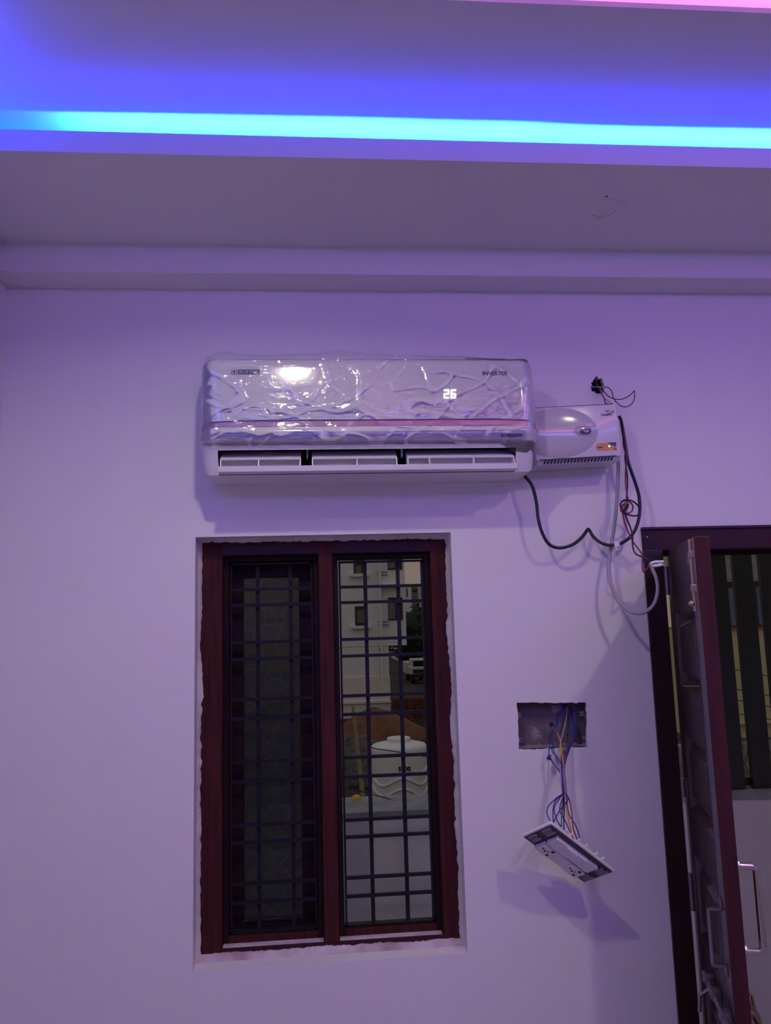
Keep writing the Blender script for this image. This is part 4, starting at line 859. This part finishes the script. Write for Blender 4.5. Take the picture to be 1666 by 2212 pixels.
# truck
KY = 38.0; kc = at(908, 1450, KY); tk2 = thing('truck', (kc.x, KY, GZ), 'white vehicle parked under the tree, front towards window', 'truck')
tw = M('vehicle_white', (.55, .55, .53), .35); tg = M('vehicle_glass', (.015, .017, .02), .1)
kx0, kx1 = at(888, 1440, KY).x, at(928, 1440, KY).x; kz = lambda py: at(908, py, KY).z
b = B(); b.box(kx0, kx1, KY, KY+1.5, kz(1458), kz(1440), .05); b.box(kx0+.08, kx1-.08, KY+.1, KY+1.5, kz(1442), kz(1424), .06); b.done('cab', tw, tk2)
B().box(kx0+.13, kx1-.13, KY+.06, KY+.14, kz(1439.5), kz(1427), .02).done('windscreen', tg, tk2)
B().box(kx0-.03, kx1+.03, KY-.08, KY+.1, kz(1463), kz(1455), .03).done('bumper', bdk, tk2)
B().box(kx0+.1, kx1-.1, KY-.03, KY+.05, kz(1454), kz(1446), .01).done('grille', bdk, tk2)
B().box(kx0-.05, kx1+.05, KY+1.5, KY+3.6, kz(1460), kz(1434), .02).done('cargo_bed', tw, tk2)
for x in (kx0+.12, kx1-.12):
    for yy in (KY+.45, KY+2.8): B().cyl((x-.1, yy, GZ+.25), (x+.1, yy, GZ+.25), .26, 16).done('wheel', bdk, tk2)
# brick stack
brick_m = M('red_brick', (.17, .050, .030), .9, col2=(.10, .034, .024), scale=5)
b = B(); rn = random.Random(5); o0 = at(912, 1578, 24.2)
for r in range(9):
    for i in range(9):
        for d in range(3):
            x = o0.x-1.0+i*.235+(r % 2)*.06+rn.uniform(-.02, .02); y = 23.9+d*.28+rn.uniform(-.03, .03); b.box(x, x+.22, y, y+.11, GZ+.01+r*.078, GZ+.08+r*.078)
b.done('brick_stack', brick_m, label='stack of red bricks beside the sand heap', category='brick stack', kind='stuff')
# rubble scattered on the soil
b = B(); rn = random.Random(9)
for i in range(260):
    y = rn.uniform(11, 30); x = rn.uniform(-1.2, 4.2)*(y/14); s_ = rn.uniform(.03, .13); c_ = V((x, y, GZ+.1))
    if 14.5 < y < 22.6 or y > 24 or (9 < y < 12): continue
    b.ball(c_, s_, (1, rn.uniform(.6, 1), rn.uniform(.4, .8)), 6, 4)
b.done('rubble', grey_soil, label='loose rubble and stones scattered over the dark soil', category='rubble', kind='stuff')
# yellow house seen through the slat screen
yh = M('yellow_wall', (.62, .54, .33), .8, noise_amt=.06, scale=1.2); blu = M('blue_window', (.10, .15, .25), .3); redb = M('red_band', (.30, .07, .05), .7)
YY = 9.0
house = thing('yellow_house', at(1640, 1590, YY), 'yellow neighbouring house with blue panel and red band, behind slat screen', 'house')
hx0 = at(1500, 1400, YY).x; hx1 = hx0+5.5
def hz(py): return at(1610, py, YY).z
B().box(hx0, hx1, YY, YY+4, hz(1594), hz(1360)).done('lower_wall', yh, house)
B().box(hx0, hx1, YY-.05, YY, hz(1359), hz(1354)).done('red_band', redb, house)
B().box(hx0, hx1, YY-.09, YY, hz(1563), hz(1560)).done('ledge', yh, house)
B().box(hx0, hx1, YY+.25, YY+.4, hz(1354), hz(1240)).done('window_recess', bdk, house)
B().box(hx0, hx1, YY+.3, YY+4, hz(1240), hz(1140)).done('upper_wall', yh, house)
for i in range(5): x = at(1575+i*60, 1300, YY+.2).x; B().box(x, x+.30, YY+.18, YY+.25, hz(1352), hz(1268)).done('blue_panel', blu, house)
for i in range(4): x = at(1568+i*58, 1230, YY+.2).x; B().box(x, x+.12, YY+.2, YY+.3, hz(1255), hz(1195)).done('louvre', conc, house)
for k, (a, c_) in enumerate((((1580, 1446), (1680, 1466)), ((1580, 1488), (1680, 1506)), ((1580, 1511), (1680, 1530)), ((1580, 1540), (1680, 1553)))):
    B().tube([at(a[0]-40, a[1]-8, YY-.6), at(a[0]+50, a[1]+8, YY-.6), at(c_[0]+60, c_[1]+14, YY-.6)], .006, 6).done('overhead_wire', black_cb, smooth='all', label=('topmost', 'second from top', 'third from top', 'lowest')[k]+' dark wire crossing in front of the yellow house', category='wire')
B().box(hx0-1, hx1+2, YY-.3, YY, GZ, hz(1600)).done('boundary_wall', conc, label='dark low wall at the foot of the yellow house', category='wall')
plant_m = M('dry_plant', (.10, .075, .04), .9, col2=(.05, .06, .03), scale=12)
b = B(); rn = random.Random(21); p0 = at(1617, 1650, 4.5)
for i in range(420):
    c_ = p0+V((rn.uniform(-.5, .9), rn.uniform(-.2, .25), rn.uniform(-.35, .18))); a = V((rn.uniform(-.5, .5), rn.uniform(-.5, .5), 1)).normalized(); q = a.orthogonal().normalized()*.012; l_ = rn.uniform(.05, .13)
    b.add([c_-q, c_+q, c_+a*l_+q*.3, c_+a*l_-q*.3], [(0, 1, 2, 3)])
b.box(p0.x-.5, p0.x+.9, 4.3, 4.75, GZ, p0.z-.1); b.done('dry_plants', plant_m, label='tangle of dry brown plants just behind the balcony wall', category='plants', kind='stuff')
